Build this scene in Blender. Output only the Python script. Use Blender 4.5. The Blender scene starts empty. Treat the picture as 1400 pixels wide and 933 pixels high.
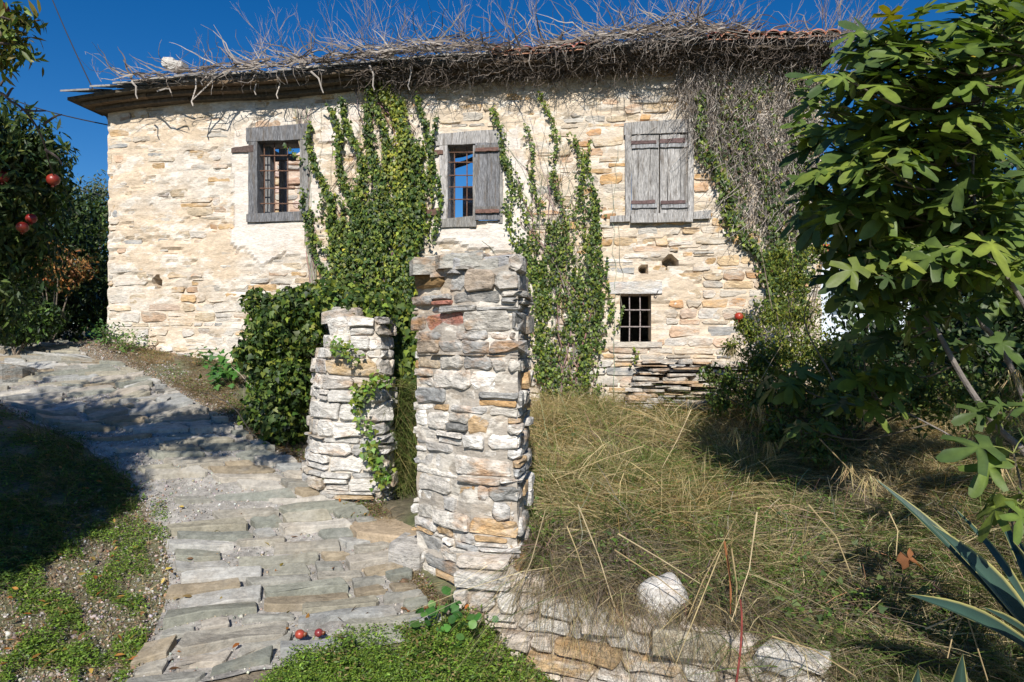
import bpy, math, random
import numpy as np
from mathutils import Vector, Matrix
R = random.Random(7)
rng = np.random.default_rng(11)
SC = bpy.context.scene
COL = SC.collection
# ------------------------------------------------------------------ camera, world, sun, exposure
CAMZ = 1.65
FPX = 933.0
cam = bpy.data.cameras.new('camera'); co = bpy.data.objects.new('camera', cam); COL.objects.link(co)
co.location = (0, 0, CAMZ); co.rotation_euler = (math.radians(90), 0, 0)
cam.lens = 24.0; cam.sensor_width = 36.0; cam.clip_start = 0.05; cam.clip_end = 3000
SC.camera = co
SUN_EL = 36.5; SUN_AZ = -2.0          # degrees; azimuth measured from straight behind the camera towards its right
sdir = Vector((math.sin(math.radians(SUN_AZ))*math.cos(math.radians(SUN_EL)),
               -math.cos(math.radians(SUN_AZ))*math.cos(math.radians(SUN_EL)), math.sin(math.radians(SUN_EL))))
w = bpy.data.worlds.new('World'); SC.world = w; w.use_nodes = True
nt = w.node_tree; nt.nodes.clear()
sky = nt.nodes.new('ShaderNodeTexSky'); sky.sky_type = 'NISHITA'; sky.sun_disc = False
sky.sun_elevation = math.radians(SUN_EL); sky.sun_rotation = math.radians(180 - SUN_AZ)
sky.altitude = 300; sky.air_density = 1.0; sky.dust_density = 0.15; sky.ozone_density = 5.0
bg = nt.nodes.new('ShaderNodeBackground'); bg.inputs['Strength'].default_value = 0.082
wo = nt.nodes.new('ShaderNodeOutputWorld')
hs = nt.nodes.new('ShaderNodeHueSaturation'); hs.inputs['Hue'].default_value = 0.506; hs.inputs['Saturation'].default_value = 1.33; hs.inputs['Value'].default_value = 1.0
nt.links.new(sky.outputs[0], hs.inputs['Color']); nt.links.new(hs.outputs[0], bg.inputs[0]); nt.links.new(bg.outputs[0], wo.inputs[0])
sl = bpy.data.lights.new('sun', 'SUN'); sl.energy = 5.0; sl.angle = math.radians(0.5); sl.color = (1.0, 0.95, 0.87)
so = bpy.data.objects.new('sun', sl); COL.objects.link(so)
so.rotation_euler = (-sdir).to_track_quat('-Z', 'Y').to_euler(); so.location = (4, -6, 12)
SC.view_settings.view_transform = 'Standard'; SC.view_settings.look = 'None'
SC.view_settings.exposure = 0.27; SC.view_settings.gamma = 1.0
SC.cycles.max_bounces = 6; SC.cycles.diffuse_bounces = 3; SC.cycles.transmission_bounces = 3

# ------------------------------------------------------------------ helpers
def hsh(ix, iy, s):
    n = (ix.astype(np.int64)*374761393 + iy.astype(np.int64)*668265263 + s*974634777) & 0xffffffff
    n = ((n ^ (n >> 13))*1274126177) & 0xffffffff
    return ((n ^ (n >> 16)) & 0xffff)/65535.0
def vn(x, y, s=0):
    x = np.asarray(x, float); y = np.asarray(y, float)
    ix = np.floor(x); iy = np.floor(y); fx = x-ix; fy = y-iy
    fx = fx*fx*(3-2*fx); fy = fy*fy*(3-2*fy)
    a = hsh(ix, iy, s); b = hsh(ix+1, iy, s); c = hsh(ix, iy+1, s); d = hsh(ix+1, iy+1, s)
    return (a*(1-fx)+b*fx)*(1-fy)+(c*(1-fx)+d*fx)*fy
def fbm(x, y, s=0, o=4):
    t = 0; a = .5; x = np.asarray(x, float); y = np.asarray(y, float)
    for k in range(o):
        t = t + a*vn(x*2**k, y*2**k, s+k*17); a *= .5
    return t/(1-.5**o)
def ss(x, a=0., b=1.):
    t = np.clip((np.asarray(x, float)-a)/(b-a), 0, 1); return t*t*(3-2*t)

WL = {}
def wloc(o):
    return WL.get(o.name, Vector((0, 0, 0))) if o is not None else Vector((0, 0, 0))
def props(o, label=None, cat=None, group=None, kind=None):
    if label: o['label'] = label
    if cat: o['category'] = cat
    if group: o['group'] = group
    if kind: o['kind'] = kind
    return o
def empty(name, loc, label=None, cat=None, group=None, kind=None, parent=None):
    o = bpy.data.objects.new(name, None); COL.objects.link(o); o.empty_display_size = .1
    loc = Vector(loc); o.location = loc - wloc(parent)
    if parent is not None: o.parent = parent
    WL[o.name] = loc
    return props(o, label, cat, group, kind)
def mk(name, V, F, C, mat, parent=None, smooth=False, origin=None, **kw):
    """link one mesh object; V in world coordinates, F an (n,k) array or a list, C per-vertex rgb(a)"""
    V = np.asarray(V, float).reshape(-1, 3)
    if len(V) == 0: return None
    if origin is None:
        mn = V.min(0); mx = V.max(0); origin = Vector(((mn[0]+mx[0])/2, (mn[1]+mx[1])/2, mn[2]))
    me = bpy.data.meshes.new(name)
    if isinstance(F, np.ndarray):
        k = F.shape[1]; n = len(F)
        me.vertices.add(len(V)); me.vertices.foreach_set('co', (V-np.array(origin)).astype(np.float32).ravel())
        me.loops.add(n*k); me.loops.foreach_set('vertex_index', F.astype(np.int32).ravel())
        me.polygons.add(n); me.polygons.foreach_set('loop_start', np.arange(0, n*k, k, dtype=np.int32))
        me.polygons.foreach_set('loop_total', np.full(n, k, dtype=np.int32))
        me.update(calc_edges=True)
    else:
        me.from_pydata((V-np.array(origin)).tolist(), [], F); me.update()
    if C is not None:
        C = np.asarray(C, float)
        if C.ndim == 1: C = np.tile(C, (len(V), 1))
        if C.shape[1] == 3: C = np.hstack([C, np.ones((len(C), 1))])
        a = me.color_attributes.new('col', 'FLOAT_COLOR', 'POINT'); a.data.foreach_set('color', C.astype(np.float32).ravel())
    if smooth: me.polygons.foreach_set('use_smooth', np.ones(len(me.polygons), dtype=bool))
    me.materials.append(mat)
    o = bpy.data.objects.new(name, me); COL.objects.link(o)
    o.location = Vector(origin) - wloc(parent)
    if parent is not None: o.parent = parent
    WL[o.name] = Vector(origin)
    return props(o, **kw)
class MB:
    def __init__(s): s.V = []; s.F = []; s.C = []
    def add(s, V, F, C):
        b = len(s.V); s.V += [tuple(v) for v in V]; s.F += [tuple(i+b for i in f) for f in F]
        if isinstance(C, list) and len(C) == len(V) and hasattr(C[0], '__len__'): s.C += [tuple(c) for c in C]
        else: s.C += [tuple(C)]*len(V)
    def mk(s, name, mat, parent=None, **kw):
        if not s.V: return None
        C = np.array([c if len(c) == 4 else (*c, 1.) for c in s.C])
        return mk(name, s.V, s.F, C, mat, parent, **kw)

# ---- materials: base colour comes from the mesh attribute 'col'; procedural grain, stains and relief on top
def newmat(name, grain=8., amt=.25, bump=.3, bscale=25., rough=.9, smear=0., smearcol=(.6, .52, .42), sscale=3., stretch=(1, 1, 1),
           trans=0., spec=.3, stain=None, stain_amt=0., bdist=.02, mottle=0., thr=.5, patch=None, pscale=8., pthr=.54, pamt=.8):
    m = bpy.data.materials.new(name); m.use_nodes = True; t = m.node_tree; N = t.nodes; L = t.links
    b = N['Principled BSDF']; out = N['Material Output']
    at = N.new('ShaderNodeAttribute'); at.attribute_name = 'col'
    ge = N.new('ShaderNodeNewGeometry'); mp = N.new('ShaderNodeMapping'); mp.inputs['Scale'].default_value = stretch
    L.new(ge.outputs['Position'], mp.inputs[0])
    def noise(scale, detail=6, rgh=.6, src=mp):
        n = N.new('ShaderNodeTexNoise'); n.inputs['Scale'].default_value = scale; n.inputs['Detail'].default_value = detail
        n.inputs['Roughness'].default_value = rgh; L.new(src.outputs[0], n.inputs['Vector']); return n.outputs['Fac']
    def rng_(x, a, b_, c, d):
        n = N.new('ShaderNodeMapRange'); L.new(x, n.inputs[0])
        for i, v in zip((1, 2, 3, 4), (a, b_, c, d)): n.inputs[i].default_value = v
        return n.outputs[0]
    def mix(fac, a, c, mode='MIX'):
        n = N.new('ShaderNodeMix'); n.data_type = 'RGBA'; n.blend_type = mode
        if isinstance(fac, float): n.inputs[0].default_value = fac
        else: L.new(fac, n.inputs[0])
        for k, v in ((6, a), (7, c)):
            if isinstance(v, tuple): n.inputs[k].default_value = (*v, 1)
            else: L.new(v, n.inputs[k])
        return n.outputs[2]
    def math_(op, a, c):
        n = N.new('ShaderNodeMath'); n.operation = op
        for k, v in ((0, a), (1, c)):
            if isinstance(v, (int, float)): n.inputs[k].default_value = v
            else: L.new(v, n.inputs[k])
        return n.outputs[0]
    g = noise(grain)
    cb = N.new('ShaderNodeCombineColor'); v = rng_(g, .3, .7, 1-amt, 1+amt)
    for i in range(3): L.new(v, cb.inputs[i])
    c = mix(1.0, at.outputs['Color'], cb.outputs[0], 'MULTIPLY')
    if stain:
        c = mix(math_('MULTIPLY', rng_(noise(grain*.35, 5, .65), .52, .68, 0, 1), stain_amt), c, stain)
    if patch:
        c = mix(rng_(noise(pscale, 7, .68), pthr, pthr+.05, 0, pamt), c, patch)
    if mottle:
        cb2 = N.new('ShaderNodeCombineColor'); v2 = rng_(noise(bscale*.8, 8, .75), .3, .7, 1-mottle, 1+mottle)
        for i in range(3): L.new(v2, cb2.inputs[i])
        c = mix(1.0, c, cb2.outputs[0], 'MULTIPLY')
    if smear:
        f = rng_(noise(sscale, 9, .7), thr-.06, thr+.08, 0, smear)
        f = math_('MULTIPLY', f, at.outputs['Alpha'])
        c = mix(f, c, smearcol)
    L.new(c, b.inputs['Base Color'])
    b.inputs['Roughness'].default_value = rough; b.inputs['Specular IOR Level'].default_value = spec
    if bump:
        bp = N.new('ShaderNodeBump'); bp.inputs['Strength'].default_value = bump; bp.inputs['Distance'].default_value = bdist
        h = math_('ADD', noise(bscale, 8, .65), math_('MULTIPLY', noise(bscale*.3, 4, .6), 1.2))
        L.new(h, bp.inputs['Height']); L.new(bp.outputs[0], b.inputs['Normal'])
    if trans:
        tr = N.new('ShaderNodeBsdfTranslucent'); L.new(mix(1.0, c, (1.3, 1.5, .5), 'MULTIPLY'), tr.inputs[0])
        ms = N.new('ShaderNodeMixShader'); ms.inputs[0].default_value = trans
        L.new(b.outputs[0], ms.inputs[1]); L.new(tr.outputs[0], ms.inputs[2]); L.new(ms.outputs[0], out.inputs['Surface'])
    return m
M_FST = newmat('facade stone', 7, .25, .9, 22, .92, smear=.92, smearcol=(.61, .55, .46), sscale=3.6, stretch=(1, 1, 2.4), mottle=.38, thr=.53, stain=(.42, .22, .08), stain_amt=.45)
M_MORT = newmat('lime mortar', 5, .14, .7, 24, .95, bdist=.014, stretch=(1, 1, 2.2), mottle=.26, stain=(.50, .39, .27), stain_amt=.65, patch=(.70, .65, .57), pscale=3.4, pthr=.52, pamt=.7)
M_PST = newmat('grey schist stone', 9, .3, 1.0, 26, .9, smear=.8, smearcol=(.60, .56, .50), sscale=5, stretch=(1, 1, 2.2), mottle=.5, thr=.51, stain=(.42, .22, .07), stain_amt=.55)
M_PAVE = newmat('paving slate', 6, .2, .6, 30, .8, smear=.3, smearcol=(.50, .48, .44), sscale=4, mottle=.25, thr=.6, stain=(.33, .25, .16), stain_amt=.3)
M_GROUND = newmat('earth', 6, .3, .9, 28, .97, mottle=.4)
M_GRAVEL = newmat('gravel', 20, .2, .3, 60, .95, mottle=.3)
M_WOOD = newmat('weathered wood', 12, .4, .8, 30, .9, stretch=(5, 5, .6), mottle=.45, stain=(.15, .12, .09), stain_amt=.7)
M_BEAM = newmat('old timber', 12, .3, .6, 30, .9, mottle=.35)
M_IRON = newmat('rusty iron', 30, .35, .4, 60, .8, mottle=.3)
M_TILE = newmat('roof tile', 14, .25, .5, 40, .85, stain=(.30, .28, .25), stain_amt=.6, mottle=.2)
M_LEAF = newmat('ivy leaf', 30, .15, 0, 20, .5, trans=.25, spec=.35)
M_FIG = newmat('fig leaf', 22, .22, .25, 40, .5, trans=.24, spec=.4, bdist=.004)
M_GRASS = newmat('grass blade', 12, .2, 0, 20, .8, trans=.2)
M_TWIG = newmat('bare twig', 15, .3, 0, 20, .95)
M_BARK = newmat('bark', 14, .25, .6, 40, .9, mottle=.2)
M_FRUIT = newmat('fruit skin', 18, .18, .1, 40, .35, spec=.5, stain=(.20, .09, .03), stain_amt=.7, mottle=.3)
M_AGAVE = newmat('agave leaf', 10, .12, .1, 20, .45, spec=.5)
M_WIRE = newmat('black cable', 10, .1, 0, 20, .7)
M_RAG = newmat('blue plastic', 10, .1, .4, 30, .5)
M_PILLAR = newmat('pillar schist', 9, .35, 1.0, 24, .9, smear=.75, smearcol=(.52, .47, .41), sscale=6, stretch=(1, 1, 2.0), mottle=.55, thr=.54, stain=(.44, .22, .07), stain_amt=.7)
M_PLAST = newmat('painted render', 3, .05, .15, 20, .9)

# ---- picking points of the place: a pixel of the photograph meets the facade plane, the terrain or a given distance
def ray(px, py): return (px-700)/FPX, (466.5-py)/FPX
def at(px, py, Y):
    a, b = ray(px, py); return Vector((a*Y, Y, CAMZ+b*Y))
A0 = np.array([-5.45, 9.2]); B0 = np.array([3.62, 8.0])
FL = float(np.linalg.norm(B0-A0)); U = (B0-A0)/FL; Nn = np.array([U[1], -U[0]])   # outward normal, towards the camera
def fp(px, py):
    a, b = ray(px, py); Y = float(Nn@A0)/(Nn[0]*a+Nn[1]); P = np.array([a*Y, Y]); return float((P-A0)@U), CAMZ+b*Y
def fm(s, z, d=0.):
    return Vector((A0[0]+U[0]*s+Nn[0]*d, A0[1]+U[1]*s+Nn[1]*d, z))
XB = ([0, 2.0, 2.5, 2.8, 3.2, 3.45, 3.7, 3.93, 4.0, 4.4, 5.2, 5.7, 7, 8.85, 14, 400], [6, 3.2, 2.3, 1.8, 1.37, 1.08, .62, .10, -.2, -.66, -1.2, -1.7, -2.3, -3.0, -4, -4])
def H0(x, y):
    x = np.asarray(x, float); y = np.asarray(y, float)
    hp = np.interp(y, [-400, 1, 2.6, 3.3, 4, 4.6, 5.2, 6, 7, 8, 9, 10, 12, 400], [-.3, -.15, -.08, 0, .12, .28, .5, .78, 1.05, 1.29, 1.50, 1.64, 1.75, 3])
    hp = hp-.14*ss(x, -5, -3.6)*ss(y, 7.3, 8.6)+.16*np.exp(-((x+5.4)**2+(y-9.3)**2)/.25)
    hp = hp-.36*ss(x, -.38, .35)*(1-ss(y, 3.9, 4.3))
    pl = np.interp(y, [2, 3.3, 4, 4.5, 5.2, 6.3, 8, 12], [-1.9, -1.95, -2.05, -2.25, -2.8, -3.9, -6.6, -11])
    hp = hp+.16*ss(pl-x, .1, 1.0)+.25*ss(pl-x, .8, 2.5)
    hg = np.interp(y, [-400, 2.4, 3.2, 3.5, 3.9, 4.3, 5.2, 6.5, 8, 12, 400], [-.2, -.1, .05, .12, .26, .40, .46, .62, .80, 1.1, 3])
    hg = hg+.13*np.clip(x-1.6, 0, 4)*ss(y, 3.5, 5)
    wgt = ss(x-np.interp(y, *XB), .02, .22)
    z = hp*(1-wgt)+hg*wgt
    return z+(fbm(x*1.3, y*1.3, 3)-.5)*.10+(fbm(x*5, y*5, 9)-.5)*.035*ss(np.abs(x), 80, 0)
_X0, _X1, _Y0, _Y1, _ST = -9., 7., 1.6, 16., .035
_HG = H0(*np.meshgrid(np.arange(_X0, _X1, _ST), np.arange(_Y0, _Y1, _ST)))
def H(x, y):
    x = np.asarray(x, float); y = np.asarray(y, float)
    u = (x-_X0)/_ST; v = (y-_Y0)/_ST; iu = np.clip(u.astype(int) if u.shape else int(u), 0, _HG.shape[1]-2); iv = np.clip(v.astype(int) if v.shape else int(v), 0, _HG.shape[0]-2)
    fu = np.clip(u-iu, 0, 1); fv = np.clip(v-iv, 0, 1)
    return (_HG[iv, iu]*(1-fu)+_HG[iv, iu+1]*fu)*(1-fv)+(_HG[iv+1, iu]*(1-fu)+_HG[iv+1, iu+1]*fu)*fv
def gp(px, py):
    a, b = ray(px, py); Y = np.linspace(2.2, 15, 2000); d = CAMZ+b*Y-H(a*Y, Y); i = np.argmax(d < 0)
    if d[i] >= 0: i = len(Y)-1
    y = Y[i]; return Vector((a*y, y, float(H(a*y, y))))

# ---- geometry generators
def box_vf(c, u, v, n, a, b, d):
    c, u, v, n = map(Vector, (c, u, v, n)); V = []
    for k in (-1, 1):
        for i, j in ((-1, -1), (1, -1), (1, 1), (-1, 1)): V.append(c+u*(i*a/2)+v*(j*b/2)+n*(k*d/2))
    return V, [(3, 2, 1, 0), (4, 5, 6, 7), (0, 1, 5, 4), (1, 2, 6, 5), (2, 3, 7, 6), (3, 0, 4, 7)]
def stone_vf(quad, front, back, mp, gap=.006, jit=.12, bev=.012, rnd=R, chamf=1.):
    """an irregular split stone filling the cell QUAD (four (a,b) corners); 8-10 outline points, chamfered edge, rough cap. mp maps (a,b,d) to the world"""
    q = [np.array(p, float) for p in quad]
    c = sum(q)/4; w_ = max(np.linalg.norm(q[1]-q[0]), 1e-3); h_ = max(np.linalg.norm(q[3]-q[0]), 1e-3)
    sh = [c+(p-c)*np.array([max(.3, 1-gap/w_), max(.3, 1-gap/h_)]) for p in q]
    pts = []; m = min(w_, h_)
    for i in range(4):
        p, nx, pv = sh[i], sh[(i+1) % 4], sh[(i-1) % 4]
        r = m*rnd.uniform(.06, .32)*chamf
        a = p+(pv-p)/max(np.linalg.norm(pv-p), 1e-6)*r; b = p+(nx-p)/max(np.linalg.norm(nx-p), 1e-6)*r
        pts += [a, b]
        if i in (0, 2) and w_ > h_*1.5: pts.append((p+nx)/2+np.array([rnd.uniform(-.2, .2)*w_, 0]))
    pts = [p+np.array([rnd.uniform(-1, 1), rnd.uniform(-1, 1)])*m*jit*.55 for p in pts]
    n = len(pts); tx, ty = rnd.uniform(-.12, .12), rnd.uniform(-.2, .2)
    def dz(p, k=1.): return ((p-c)[0]*tx*.4+(p-c)[1]*ty)*k
    V = [mp(p[0], p[1], back) for p in pts]
    V += [mp(p[0], p[1], front-bev*rnd.uniform(.6, 1.6)+dz(p)) for p in pts]
    ins = []
    for p in pts:
        dd = c-p; l = np.linalg.norm(dd); ins.append(p+dd/max(l, 1e-6)*min(bev*rnd.uniform(.7, 1.8), l*.5))
    V += [mp(p[0], p[1], front+dz(p)+rnd.uniform(-.3, .3)*bev) for p in ins]
    cc = c+np.array([rnd.uniform(-.15, .15)*w_, rnd.uniform(-.15, .15)*h_]); V.append(mp(cc[0], cc[1], front+rnd.uniform(-.2, .7)*bev))
    F = []
    for i in range(n):
        j = (i+1) % n
        F += [(i, j, n+j, n+i), (n+i, n+j, 2*n+j, 2*n+i), (2*n+i, 2*n+j, 3*n)]
    return V, F
def courses(s0, s1, z0, z1, hr, wr, wav=.02, tilt=None, seed=1, rnd=R, split=.12):
    """cells of rough coursed rubble: list of quads in (s,z)"""
    zs = [z0]
    while zs[-1] < z1: zs.append(zs[-1]+rnd.uniform(*hr))
    def zl(k, s): return zs[k]+(float(vn(s*2.3, k*3.7, seed))-.5)*2*wav+(float(vn(s*.6, k*1.1, seed+5))-.5)*2*wav+(tilt(s, zs[k]) if tilt else 0)
    out = []
    for k in range(len(zs)-1):
        s = s0-rnd.uniform(0, wr[0])
        while s < s1:
            wd = rnd.uniform(*wr)*rnd.uniform(.6, 1.25); e = min(s+wd, s1+.02); a = max(s, s0)
            if e-a > wr[0]*.35:
                sk = rnd.uniform(-.012, .012)
                q = [(a, zl(k, a)), (e, zl(k, e)), (e+sk, zl(k+1, e)), (a+sk, zl(k+1, a))]
                if rnd.random() < split and wd > wr[0]*1.2:
                    f = rnd.uniform(.35, .65); m0 = (q[0][0], q[0][1]*(1-f)+q[3][1]*f); m1 = (q[1][0], q[1][1]*(1-f)+q[2][1]*f)
                    out += [[q[0], q[1], m1, m0], [m0, m1, q[2], q[3]]]
                else: out.append(q)
            s = e
    return out
def tube(mb, pts, r0, r1, col, k=3):
    n = len(pts); pts = [Vector(p) for p in pts]; V = []; F = []
    for i, p in enumerate(pts):
        t = (pts[min(i+1, n-1)]-pts[max(i-1, 0)])
        t = t.normalized() if t.length > 1e-9 else Vector((0, 0, 1))
        a = t.cross(Vector((.31, .17, .93))).normalized(); b = t.cross(a)
        r = r0+(r1-r0)*i/(n-1)
        for j in range(k):
            th = 2*math.pi*j/k; V.append(p+a*(r*math.cos(th))+b*(r*math.sin(th)))
    for i in range(n-1):
        for j in range(k):
            j2 = (j+1) % k; F.append((i*k+j, i*k+j2, (i+1)*k+j2, (i+1)*k+j))
    F.append(tuple(range(k))[::-1]); F.append(tuple((n-1)*k+j for j in range(k)))
    mb.add(V, F, col)
def walk(p, d, n, step, wander, bias=(0, 0, 0)):
    p = Vector(p); d = Vector(d).normalized(); out = [p.copy()]; bias = Vector(bias)
    for _ in range(n):
        d = (d+Vector((R.gauss(0, wander), R.gauss(0, wander), R.gauss(0, wander)))+bias).normalized()
        p = p+d*step*R.uniform(.7, 1.3); out.append(p.copy())
    return out
def smooth_pts(ctrl, n=6):
    c = [Vector(p) for p in ctrl]; c = [c[0]*2-c[1]]+c+[c[-1]*2-c[-2]]; out = []
    for i in range(1, len(c)-2):
        for k in range(n):
            t = k/n; out.append(.5*((2*c[i])+(c[i+1]-c[i-1])*t+(2*c[i-1]-5*c[i]+4*c[i+1]-c[i+2])*t*t+(3*c[i]-c[i-1]-3*c[i+1]+c[i+2])*t**3))
    out.append(c[-2]); return out
# leaf templates in the xy plane, tip along +y, normal +z
def tmpl_ivy():
    P = [(0, .28, .0), (0, -.02, .03), (.30, -.12, -.02), (.52, .22, -.08), (.27, .42, -.02), (0, 1, -.12), (-.27, .42, -.02), (-.52, .22, -.08), (-.30, -.12, -.02)]
    return np.array(P), np.array([(0, i, i+1) for i in range(1, 8)]+[(0, 8, 1)])
def tmpl_oval():
    P = [(0, 0, 0), (.2, .3, .05), (.16, .65, .03), (0, 1, -.06), (-.16, .65, .03), (-.2, .3, .05), (0, .5, -.02)]
    return np.array(P), np.array([(6, i, (i+1) % 6) for i in range(6)])
def tmpl_diamond(w_=.28):
    return np.array([(0, 0, 0), (w_, .5, .07), (0, 1, -.05), (-w_, .5, .07)], float), np.array([(0, 1, 2), (0, 2, 3)])
def frames(T, Nv):
    T = T/np.linalg.norm(T, axis=1, keepdims=True); X = np.cross(T, Nv); X /= np.maximum(np.linalg.norm(X, axis=1, keepdims=True), 1e-9)
    Z = np.cross(X, T); return np.stack([X, T, Z], axis=2)
def inst(tm, P, T, Nv, S, C, cj=.0):
    TV, TF = tm; n = len(P); Rm = frames(T, Nv)
    V = np.einsum('nij,kj->nki', Rm, TV)*np.asarray(S).reshape(-1, 1, 1)+P[:, None, :]
    F = (TF[None]+(np.arange(n)*len(TV))[:, None, None]).reshape(-1, TF.shape[1])
    return V.reshape(-1, 3), F, np.repeat(C, len(TV), axis=0)
def join(lst):
    V = []; F = []; C = []; b = 0
    for v, f, c in lst:
        V.append(v); F.append(f+b); C.append(c); b += len(v)
    return np.vstack(V), np.vstack(F), np.vstack(C)
def rc(n, *cols, j=.25, wts=None):
    """n random colours picked from COLS with brightness jitter"""
    cols = np.array(cols, float); i = rng.choice(len(cols), n, p=wts)
    return np.clip(cols[i]*(1+rng.normal(0, j, (n, 1)))*(1+rng.normal(0, .06, (n, 3))), .004, .95)
def rvec(n): 
    v = rng.normal(0, 1, (n, 3)); return v/np.linalg.norm(v, axis=1, keepdims=True)
def blades(P, Ln, Wd, D, bend, C, seg=4):
    """curved grass blades: roots P (n,3), direction D (n,3), length, width; sag by BEND towards the ground"""
    n = len(P); D = D/np.linalg.norm(D, axis=1, keepdims=True)
    side = np.cross(D, rvec(n)); side /= np.linalg.norm(side, axis=1, keepdims=True)
    hor = D.copy(); hor[:, 2] = 0; hor += rng.normal(0, .25, (n, 3))*[1, 1, 0]
    V = np.zeros((n, 2*seg+1, 3)); 
    for k in range(seg+1):
        t = k/seg
        c = P+D*(Ln*t)[:, None]+hor*(Ln*bend*t*t)[:, None]; c[:, 2] -= Ln*bend*.75*t*t
        if k < seg:
            wv = side*(Wd*(1-t*.6)*.5)[:, None]; V[:, 2*k] = c-wv; V[:, 2*k+1] = c+wv
        else: V[:, 2*seg] = c
    f = []
    for k in range(seg-1): f += [(2*k, 2*k+1, 2*k+3), (2*k, 2*k+3, 2*k+2)]
    f.append((2*seg-2, 2*seg-1, 2*seg)); f = np.array(f)
    F = (f[None]+(np.arange(n)*(2*seg+1))[:, None, None]).reshape(-1, 3)
    return V.reshape(-1, 3), F, np.repeat(C, 2*seg+1, axis=0)
def inpoly(px, py, poly):
    px = np.asarray(px); py = np.asarray(py); r = np.zeros(px.shape, bool); n = len(poly)
    for i in range(n):
        x1, y1 = poly[i]; x2, y2 = poly[(i+1) % n]
        c = ((y1 > py) != (y2 > py)) & (px < (x2-x1)*(py-y1)/((y2-y1) if y2 != y1 else 1e-9)+x1); r ^= c
    return r
def polypts(poly, n):
    p = np.array(poly, float); mn, mx = p.min(0), p.max(0); out = np.zeros((0, 2))
    while len(out) < n:
        q = rng.uniform(mn, mx, (n*2, 2)); out = np.vstack([out, q[inpoly(q[:, 0], q[:, 1], poly)]])
    return out[:n]
def fm_np(px, py, d):
    a = (px-700)/FPX; b = (466.5-py)/FPX; Y = float(Nn@A0)/(Nn[0]*a+Nn[1]); z = CAMZ+b*Y
    return np.stack([a*Y+Nn[0]*d, Y+Nn[1]*d, z], 1)
def gp_np(pp):
    """terrain hits for many photo points"""
    a = (pp[:, 0]-700)/FPX; b = (466.5-pp[:, 1])/FPX; Y = np.linspace(2.4, 13, 260)[None]
    d = CAMZ+b[:, None]*Y-H(a[:, None]*Y, Y*np.ones((len(a), 1))); i = np.argmax(d < 0, axis=1); ok = d.min(1) < 0
    y = Y[0][i]+rng.uniform(-.02, .02, len(i)); return np.stack([a*y, y, H(a*y, y)], 1)[ok]
def clumps(centers, rad, n_per, sub=.35):
    """points of leafy clumps: gaussian about each centre; returns points and outward directions"""
    c = np.repeat(centers, n_per, axis=0); r = np.repeat(rad, n_per, axis=0) if hasattr(rad, '__len__') else rad
    v = rvec(len(c)); l = rng.uniform(.25, 1, len(c))**.5
    off = v*l[:, None]*np.asarray(r).reshape(-1, 1) if hasattr(rad, '__len__') else v*l[:, None]*r
    return c+off, v
def sph_vf(c, r, nu=12, nv=9, sq=1., bumpf=0.):
    c = Vector(c); V = []; F = []
    for i in range(nv+1):
        ph = math.pi*i/nv
        for j in range(nu):
            th = 2*math.pi*j/nu; k = 1+bumpf*R.uniform(-1, 1)
            V.append(c+Vector((r*math.sin(ph)*math.cos(th)*k, r*math.sin(ph)*math.sin(th)*k, r*sq*math.cos(ph)*k)))
    for i in range(nv):
        for j in range(nu):
            F.append((i*nu+j, (i+1)*nu+j, (i+1)*nu+(j+1) % nu, i*nu+(j+1) % nu))
    return V, F
# ------------------------------------------------------------------ SETTING: ground and path
def axis(fine0, fine1, step, far):
    a = list(np.arange(fine0, fine1, step)); g = step; x = fine0
    lo = []
    while x > -far: g *= 1.5; x -= g; lo.append(x)
    x = a[-1]; g = step; hi = []
    while x < far: g *= 1.5; x += g; hi.append(x)
    return np.array(lo[::-1]+a+hi)
gx = axis(-7.5, 5.5, .07, 900); gy = axis(2.0, 12.5, .07, 900)
GX, GY = np.meshgrid(gx, gy); GZ = H0(GX, GY)
gn = fbm(GX*2.2, GY*2.2, 21); gn2 = fbm(GX*9, GY*9, 31)
base = np.array([.20, .165, .12])[None, None]*(0.75+.6*gn2[..., None])
xb = np.interp(GY, *XB); garden = ss(GX-xb, .0, .2)[..., None]
base = base*(1-garden)+garden*np.array([.11, .095, .06])*(0.7+.7*gn2[..., None])
gr = ss(gn, .46, .6)[..., None]*.55
base = base*(1-gr)+gr*np.array([.08, .11, .035])
ny, nx = GX.shape; idx = np.arange(nx*ny).reshape(ny, nx)
F = np.stack([idx[:-1, :-1], idx[:-1, 1:], idx[1:, 1:], idx[1:, :-1]], -1).reshape(-1, 4)
mk('ground', np.stack([GX, GY, GZ], -1).reshape(-1, 3), F, base.reshape(-1, 3), M_GROUND, smooth=True, kind='structure', origin=(0, 0, 0))

# path: gravel bed following the ground, with the edges read off the photograph as places on the ground
LE = [(150, 960), (215, 880), (240, 800), (232, 740), (205, 690), (165, 640), (95, 596), (30, 568), (-40, 520), (-50, 470), (-60, 450)]
RE = [(610, 868), (575, 822), (545, 772), (510, 718), (450, 672), (385, 625), (310, 578), (240, 540), (175, 505), (105, 478), (40, 455)]
Lw = smooth_pts([gp(*p) for p in LE], 8); Rw = smooth_pts([gp(*p) for p in RE], 8)
def resample(pts, n):
    P = np.array([(p.x, p.y) for p in pts]); d = np.r_[0, np.cumsum(np.linalg.norm(np.diff(P, axis=0), axis=1))]
    t = np.linspace(0, d[-1], n); return np.stack([np.interp(t, d, P[:, 0]), np.interp(t, d, P[:, 1])], 1)
NP_ = 120; Lr = np.array([(p.x, p.y) for p in Lw]); Rr = np.array([(p.x, p.y) for p in Rw])
tt = np.linspace(0, len(Lr)-1, NP_)
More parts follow.
